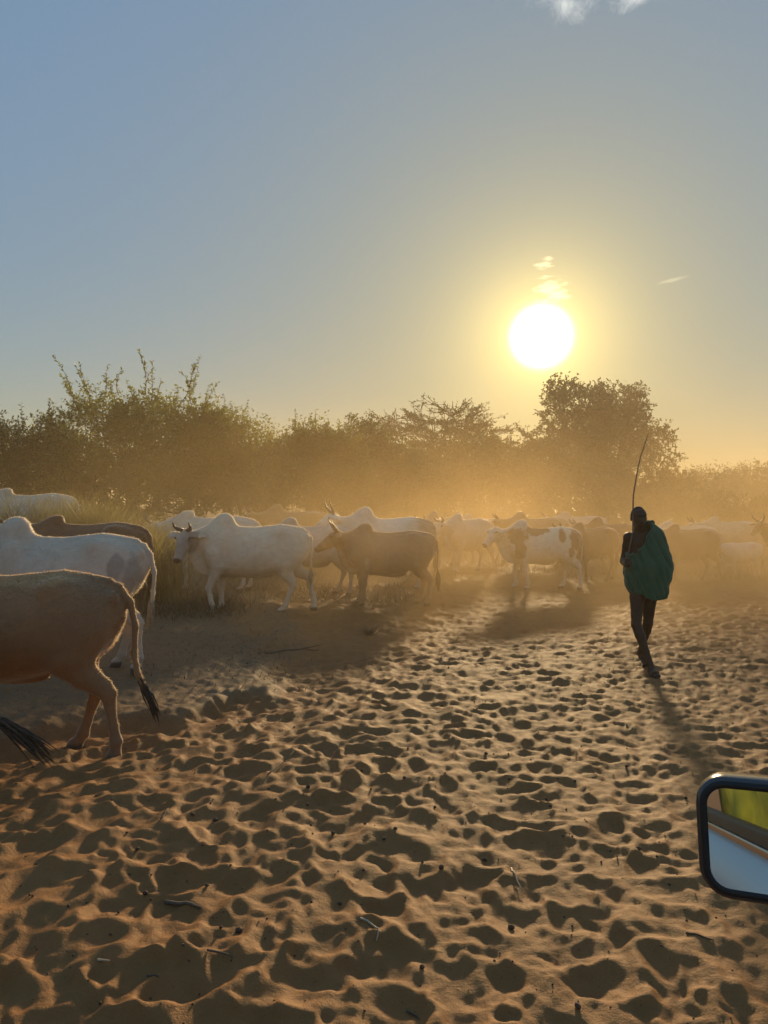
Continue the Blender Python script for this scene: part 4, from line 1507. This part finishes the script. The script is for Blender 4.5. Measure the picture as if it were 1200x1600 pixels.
    wv = t.math('SINE', t.math('ADD', t.math('MULTIPLY', sep.outputs[2], 95.), t.math('MULTIPLY', t.noise(tc, 5, 2), 10.)))
    st_ = t.range(wv, .72, .95)
    c = t.mix(t.range(t.noise(tc, 6, 4), .3, .7), (.022, .115, .066), (.036, .16, .092))
    c = t.mix(t.math('MULTIPLY', st_, .14), c, (.05, .14, .10))
    b = principled(t, **{'Base Color': c, 'Roughness': .85, 'Sheen Weight': .25, 'Specular IOR Level': .2})
    t.put(b.inputs['Normal'], bump(t, t.noise(tc, 300, 2), .3, .003))
    tr = t.n('ShaderNodeBsdfTranslucent')
    t.put(tr.inputs[0], (.03, .16, .10, 1))
    mx = t.n('ShaderNodeMixShader')
    mx.inputs[0].default_value = .22
    t.t.links.new(b.outputs[0], mx.inputs[1])
    t.t.links.new(tr.outputs[0], mx.inputs[2])
    finish(m, t, mx.outputs[0])
    bo = link('blanket', bm_, m, root)
    so = bo.modifiers.new('thick', 'SOLIDIFY')
    so.thickness = .007
    # rolled upper edge lying across the chest
    roll = MB()
    pts = []
    for j in range(0, nu + 1, 2):
        p = Vector(ver[j % nu])
        pts.append(p)
    rg = np.random.default_rng(8)
    n_ = len(pts)
    rings = []
    for i in range(n_ - 1):
        p = pts[i]
        t_ = (pts[(i + 1) % (n_ - 1)] - pts[i - 1]).normalized()
        u = Vector((0, 0, 1)) - t_ * t_.z
        u.normalize()
        v2 = t_.cross(u)
        r_ = .021 + .006 * math.sin(i * 1.3) + .004 * rg.normal()
        rings.append([p + u * r_ * math.cos(2 * PI * q / 9) + v2 * r_ * .8 * math.sin(2 * PI * q / 9) for q in range(9)])
    rings.append(rings[0])
    roll.rings(rings, caps=False)
    link('rolled_edge', roll.me('rolled_edge'), m, bo)
    # sandals
    for ft_, tilt in ((A(-.010, -.30, .028), 0), (A(.07, .165, .026), .5)):
        s = MB()
        rot = Matrix.Rotation(-tilt, 3, 'X')
        rings = []
        for zz, k_ in ((-.010, .96), (-.006, 1.), (.006, 1.), (.009, .96)):
            ring = []
            for j in range(20):
                th = 2 * PI * j / 20
                yy = -math.cos(th) * .128 * k_
                ww = (.040 + .010 * math.cos(th)) * k_
                ring.append(ft_ + rot @ A(math.sin(th) * ww, yy, zz - .018))
            rings.append(ring)
        s.rings(rings)
        so_ = link('sandal', s.me('sandal'), simple('sandal', (.03, .035, .028), .8), root)
        st = MB()
        st.tube([ft_ + rot @ A(-.045, -.04, -.01), ft_ + rot @ A(-.03, -.05, .03), ft_ + rot @ A(.0, -.055, .042), ft_ + rot @ A(.03, -.05, .03), ft_ + rot @ A(.045, -.04, -.01)], [(.012, .004)] * 5, n=6, side=(0, 1, 0))
        link('strap', st.me('strap'), simple('sandal_strap', (.04, .07, .05), .8), so_)
    return z, g


g0 = Vector((-.262, -.205, 1.165))
STICK_PTS = [(-.275, -.225, 1.06), (-.262, -.205, 1.165), (-.215, -.16, 1.36), (-.172, -.12, 1.50), (-.158, -.08, 1.75), (-.145, -.05, 1.88), (-.095, -.01, 2.11), (-.045, .02, 2.30), (.02, .05, 2.46), (.055, .07, 2.55)]
STICK_DIR = (Vector(STICK_PTS[2]) - Vector(STICK_PTS[1])).normalized()
hz, hg = herder()
sm = MB()
sm.tube(STICK_PTS, [.008, .0085, .008, .008, .0075, .007, .0065, .0055, .0045, .003], n=8, side=(1, 0, 0))
so = link('herding_stick', sm.me('herding_stick'), simple('stick_wood', (.13, .075, .04), .7, vary=.3, scale=30))
so.location = (PX_, PD, hz)
tag(so, 'long thin bent stick held upright beside the walking person in green', 'stick')
# ------------------------------------------------------------------ the car the picture is taken from: near door and wing mirror
CA = R(48)
CF = Vector((math.cos(CA), math.sin(CA), 0))           # car's forward direction
CO = Vector((-math.sin(CA), math.cos(CA), 0))          # outward from its near side
# local car frame: x forward, y outward, z up; origin on the ground below the camera
car = thing('car', 'car whose dark wing mirror juts into the lower right corner', 'car', (0, 0, 0), CA)
PAINT = simple('sky_reflection_paint', (.07, .14, .30), .3, vary=.06, scale=3)  # blue of the reflected sky put into the body colour
BLACK = simple('black_plastic', (.008, .008, .009), .55, vary=.2, scale=60)
CHROME = simple('chrome_trim', (.62, .62, .62), .18, 1.0)
CHARC = simple('housing_paint', (.045, .045, .047), .16, .0, vary=.1, spec=.8)
SY = -.10                                              # outer skin of the door, inward of the lens


def carpart(name, mb, mat, parent=car, bev=0.):
    o = link(name, mb.me(name), mat, parent)
    if bev:
        b = o.modifiers.new('b', 'BEVEL')
        b.width = bev
        b.segments = 3
    return o


m = MB()
prof = [(-.02, .42), (-.0, .55), (.012, .75), (.010, .95), (-.006, 1.12), (-.03, 1.26)]
rings = []
for x in (-1.95, -1.5, -1.05, -.6, -.2, .2, .55, .72):
    rings.append([(x, SY + a, z) for a, z in prof] + [(x, SY + a - .07, z) for a, z in prof[::-1]])
m.rings(rings)
door = carpart('door', m, PAINT)
m = MB()
m.box((-.55, SY + .005, 1.075), (-.36, SY + .035, 1.10))
carpart('handle', m, CHROME, door, .008)
m = MB()
m.box((-1.95, SY - .065, 1.262), (.70, SY - .022, 1.285))
carpart('belt_trim', m, CHROME, door, .004)
m = MB()
m.box((-1.95, SY - .09, 1.286), (.70, SY - .03, 1.325))
carpart('window_seal', m, BLACK, door, .005)
m = MB()
m.box((-2.05, SY - .12, .5), (-1.96, SY - .03, 1.95))
carpart('pillar', m, BLACK, car, .015)
m = MB()
rings = []
for x in (.735, 1.0, 1.4, 1.9):
    rings.append([(x, SY + a + (.03 if x > 1 else 0), z) for a, z in prof[:-1]] + [(x, SY - .07, 1.13), (x, SY - .07, .42)])
m.rings(rings)
carpart('front_wing', m, PAINT)
# made-up yellow-green lump behind the open window, added to fill the mirror's reflection
m = MB()
rg = np.random.default_rng(3)
rings = []
for i in range(22):
    x = -1.9 + i * .095
    ring = []
    for j in range(18):
        th = 2 * PI * j / 18
        k = 1 + .14 * math.sin(3 * th + i * .9) + .07 * math.sin(5 * th - i * 1.7)
        ring.append((x, SY - .26 + .13 * k * math.cos(th), 1.56 + .33 * k * math.sin(th) + .03 * math.sin(i * 1.1)))
    rings.append(ring)
m.rings(rings)
mm, t = material('reflection_stand_in')
tc = t.n('ShaderNodeTexCoord').outputs['Object']
c = t.mix(t.range(t.noise(tc, 5, 3), .35, .65), (.06, .085, .008), (.22, .23, .025))
b = principled(t, **{'Base Color': c, 'Roughness': .8})
finish(mm, t, b.outputs[0])
carpart('reflection_stand_in', m, mm)

# wing mirror: centre of the glass from where it shows in the picture
MD = .80
mc = Vector((px(1204, MD), MD, pz(1316, MD)))
view = (mc - Vector((0, 0, HC))).normalized()
back = (-CF + CO * .10 + Vector((0, 0, -.02))).normalized()       # what the glass should show: back along the car's side
back = (Vector((-.62, -.88, HC - .55 - .0)) * 0 + (Vector((0, 0, 1.315)) + CF * -.42 + CO * (SY) - mc)).normalized()
nrm = (back - view).normalized()
mz = nrm
mxx = Vector((0, 0, 1)).cross(mz).normalized()          # picture right-ish
myy = mz.cross(mxx)
roll = R(4)
mx2 = mxx * math.cos(roll) + myy * math.sin(roll)
my2 = -mxx * math.sin(roll) + myy * math.cos(roll)
inv = Matrix.Rotation(-CA, 4, 'Z')
MM = inv @ Matrix.Translation(mc) @ Matrix((mx2, my2, mz)).transposed().to_4x4()
fore = max(.3, -view.dot(mz))


def rrect(w0, w1, h0, h1, r, n=7):
    """rounded rectangle from (-w0,-h0) to (w1,h1)"""
    out = []
    for (cx, cy_, a0) in ((w1 - r, h1 - r, 0), (-w0 + r, h1 - r, 90), (-w0 + r, -h0 + r, 180), (w1 - r, -h0 + r, 270)):
        for k in range(n):
            a = R(a0 + 90 * k / (n - 1))
            out.append((cx + r * math.cos(a), cy_ + r * math.sin(a)))
    return out


wl = (1204 - 1112) / F * MD / fore * .98
hh0, hh1 = .0580, .0560
wr = .11
print('mirror foreshortening', fore, wl)


def ringz(z, g, r=.024):
    return [MM @ Vector((x, y, z)) for x, y in rrect(wl + g, wr + g, hh0 + g, hh1 + g, r + g)]


m = MB()
m.rings([ringz(.006, .002), ringz(.0065, .0050), ringz(.002, .0075), ringz(-.012, .0085), ringz(-.035, .007), ringz(-.06, .0), ringz(-.075, -.018), ringz(-.082, -.023, .026)])
# hollow front: the bezel is a lip round the glass
mir = carpart('wing_mirror', m, CHARC)
m = MB()
m.rings([ringz(.0062, -.0045), ringz(.0085, -.0033), ringz(.0092, .0010), ringz(.004, .0052)][::1], caps=False)
carpart('bezel', m, BLACK, mir)
m = MB()
m.rings([ringz(.0064, -.0045), ringz(.0072, -.0045)])
g_, t = material('mirror_glass')
b = principled(t, **{'Base Color': (.82, .86, .84), 'Metallic': 1.0, 'Roughness': .015})
finish(g_, t, b.outputs[0])
go = carpart('mirror_glass', m, g_, mir)
go.data.polygons.foreach_set('use_smooth', np.zeros(len(go.data.polygons), bool))
m = MB()
a = MM @ Vector((wr - .03, -hh0 - .0, -.04))
m.tube([a, a + Vector((-.0, -.05, -.03)), Vector((.66, SY - .02, 1.24))], [(.03, .02), (.03, .02), (.04, .025)], n=10, side=(1, 0, 0))
carpart('mirror_arm', m, BLACK, mir)

# ------------------------------------------------------------------ small things on the sand
CLOD = simple('dark_clod', (.075, .045, .028), .95, vary=.4, scale=60, bmp=.6)


def ground_pt(x_, y_):
    """point of the sand seen at a photo pixel"""
    d = F * HC / (y_ - HY)
    for _ in range(6):
        z = gz(px(x_, d), d)
        d = F * (HC - z) / (y_ - HY)
    return Vector((px(x_, d), d, gz(px(x_, d), d)))


twigs = [((250, 1282), (262, 1264), 'dry twig beneath the left cows, left of centre on the dark sand'), ((563, 1438), (588, 1480), 'bleached curved twig near the bottom centre'), ((322, 1490), (362, 1503), 'short straight twig at lower left between deep prints'),
         ((150, 1505), (168, 1516), 'pale short stalk at far lower left'), ((636, 1586), (656, 1600), 'dark twig at the bottom edge near the middle'), ((418, 1212), (458, 1190), 'forked dark twig below the firm patch'),
         ((256, 1413), (312, 1424), 'thick dark stick half sunk in the sand at lower left'), ((404, 1022), (498, 1018), 'long fallen branch lying on the firm patch'), ((1075, 1462), (1118, 1474), 'thin dark twig below the wing mirror'),
         ((800, 1360), (818, 1402), 'curved pale stalk in the fine prints right of centre'), ((228, 1530), (246, 1532), 'small dark twig in the lower left corner area')]
for k, (a, b, lab) in enumerate(twigs):
    rg = np.random.default_rng(200 + k)
    A_, B_ = ground_pt(*a), ground_pt(*b)
    r = .0042 if k not in (6, 7) else .009
    n = 7
    pts = []
    off = rg.normal() * .12
    for i in range(n):
        t_ = i / (n - 1)
        p = A_.lerp(B_, t_)
        p.x += off * (B_ - A_).length * math.sin(PI * t_)
        p.z = max(gz(p.x, p.y), A_.z + (B_.z - A_.z) * t_) + r * .6 + (.012 * t_ if k % 2 else 0)
        pts.append(p)
    m = MB()
    m.tube(pts, [r * (1.1 - .6 * i / n) for i in range(n)], n=6, side=(.2, .3, .9))
    if k in (5, 7):
        q = pts[4]
        d = (B_ - A_) * .35
        m.tube([q, q + d * .5 + Vector((.01, .05, .012)), q + d + Vector((.02, .12, .03))], [r * .7, r * .5, r * .25], n=5, side=(.2, .3, .9))
    pale = k in (1, 3, 9)
    o = link('fallen_twig', m.me('fallen_twig'), simple('pale_stalk', (.42, .34, .22), .8, vary=.2) if pale else TWIG)
    tag(o, lab, 'twig', 'twigs lying on the sand')
rg = np.random.default_rng(77)
clods = [(520, 1305), (680, 1264), (632, 1218), (690, 1360), (322, 1388), (600, 1312), (570, 1290), (618, 1298), (480, 1260), (660, 1518), (372, 1460), (530, 1417), (300, 1280), (758, 1340), (1000, 1330), (905, 1580), (800, 1455), (225, 1405), (980, 1200), (760, 1180)]
m = MB()
for i in range(900):
    if i < len(clods):
        p = ground_pt(*clods[i])
        s = rg.uniform(.008, .014)
    else:
        p = ground_pt(rg.uniform(0, 1200), HY + F * HC / rg.uniform(2.4, 9))
        s = rg.lognormal(-5.75, .45)
    m.ell(p + Vector((0, 0, s * .5)), (s * rg.uniform(.8, 1.5), s * rg.uniform(.8, 1.3), s * rg.uniform(.6, .9)), 6, 3, Matrix.Rotation(rg.uniform(0, 6), 3, 'Z'))
o = link('clods', m.me('clods'), CLOD)
tag(o, 'small dark clods and dung crumbs strewn over the sand', 'clods', kind='stuff')
# one dry tuft beyond the firm patch
p = ground_pt(577, 990)
rg = np.random.default_rng(5)
m = MB()
for i in range(46):
    a = rg.uniform(0, 6.28)
    l = rg.uniform(.10, .26)
    d = Vector((math.cos(a) * .7, math.sin(a) * .7, rg.uniform(.4, 1.1))).normalized()
    o_ = Vector((rg.normal() * .03, rg.normal() * .03, -.01))
    m.tube([o_, o_ + d * l * .6, o_ + d * l + Vector((0, 0, -.03))], [.004, .003, .001], n=3, side=(.2, .3, .9))
o = link('grass_tuft', m.me('grass_tuft'), TWIG)
o.location = p
tag(o, 'single dry spiky tuft on the sand below the brown cow', 'tuft')

# ------------------------------------------------------------------ air: haze over the whole place and dust raised by the herd


def volume_box(name, lo, hi):
    m = MB()
    m.box(lo, hi)
    o = link(name, m.me(name), None, None, smooth=False)
    o['kind'] = 'stuff'
    return o


hzb = volume_box('haze', (-640, -420, -1.2), (640, 660, 17.5))
tag(hzb, 'thin warm evening haze filling the air', 'haze')
m, t = material('haze_air')
pv = t.n('ShaderNodeVolumePrincipled')
pv.inputs['Color'].default_value = (.94, .78, .54, 1)
pv.inputs['Density'].default_value = .0016
pv.inputs['Anisotropy'].default_value = .3
o_ = t.n('ShaderNodeOutputMaterial')
t.t.links.new(pv.outputs[0], o_.inputs['Volume'])
hzb.data.materials.append(m)

DUST = [((-14, 7.5, -.1), (26, 38, 5.2), .095, 'dust cloud hanging round the herd and before the trees')]
for lo, hi, den, lab in DUST:
    db = volume_box('dust_cloud', lo, hi)
    tag(db, lab, 'dust')
    m, t = material('dust_air')
    tc = t.n('ShaderNodeTexCoord')
    ob, gen = tc.outputs['Object'], tc.outputs['Generated']
    sp = t.n('ShaderNodeSeparateXYZ')
    t.put(sp.inputs[0], gen)
    nz = t.noise(ob, .42, 4, .6)
    spw = t.n('ShaderNodeSeparateXYZ')
    t.put(spw.inputs[0], ob)
    hgt = t.math('ADD', spw.outputs[2], t.math('MULTIPLY', t.math('SUBTRACT', nz, .5), 4.5))
    zf = t.math('EXPONENT', t.math('DIVIDE', t.math('MAXIMUM', t.math('SUBTRACT', hgt, .6), 0.), -1.15))
    ex = t.math('MULTIPLY', t.range(sp.outputs[0], .05, .34, .10, 1., smooth=True), t.range(sp.outputs[0], 1, .85, smooth=True))
    ey = t.math('MULTIPLY', t.range(sp.outputs[1], 0, .12, smooth=True), t.range(sp.outputs[1], 1, .7, smooth=True))
    top = t.range(sp.outputs[2], .85, 1., 1., 0.)
    den_ = t.math('MULTIPLY', t.math('MULTIPLY', zf, t.math('MULTIPLY', ex, ey)), t.math('MULTIPLY', top, t.range(nz, .38, .66, .10 * den, 2.1 * den)))
    pv = t.n('ShaderNodeVolumePrincipled')
    pv.inputs['Color'].default_value = (.80, .57, .27, 1)
    t.put(pv.inputs['Density'], den_)
    pv.inputs['Anisotropy'].default_value = .36
    o_ = t.n('ShaderNodeOutputMaterial')
    t.t.links.new(pv.outputs[0], o_.inputs['Volume'])
    db.data.materials.append(m)
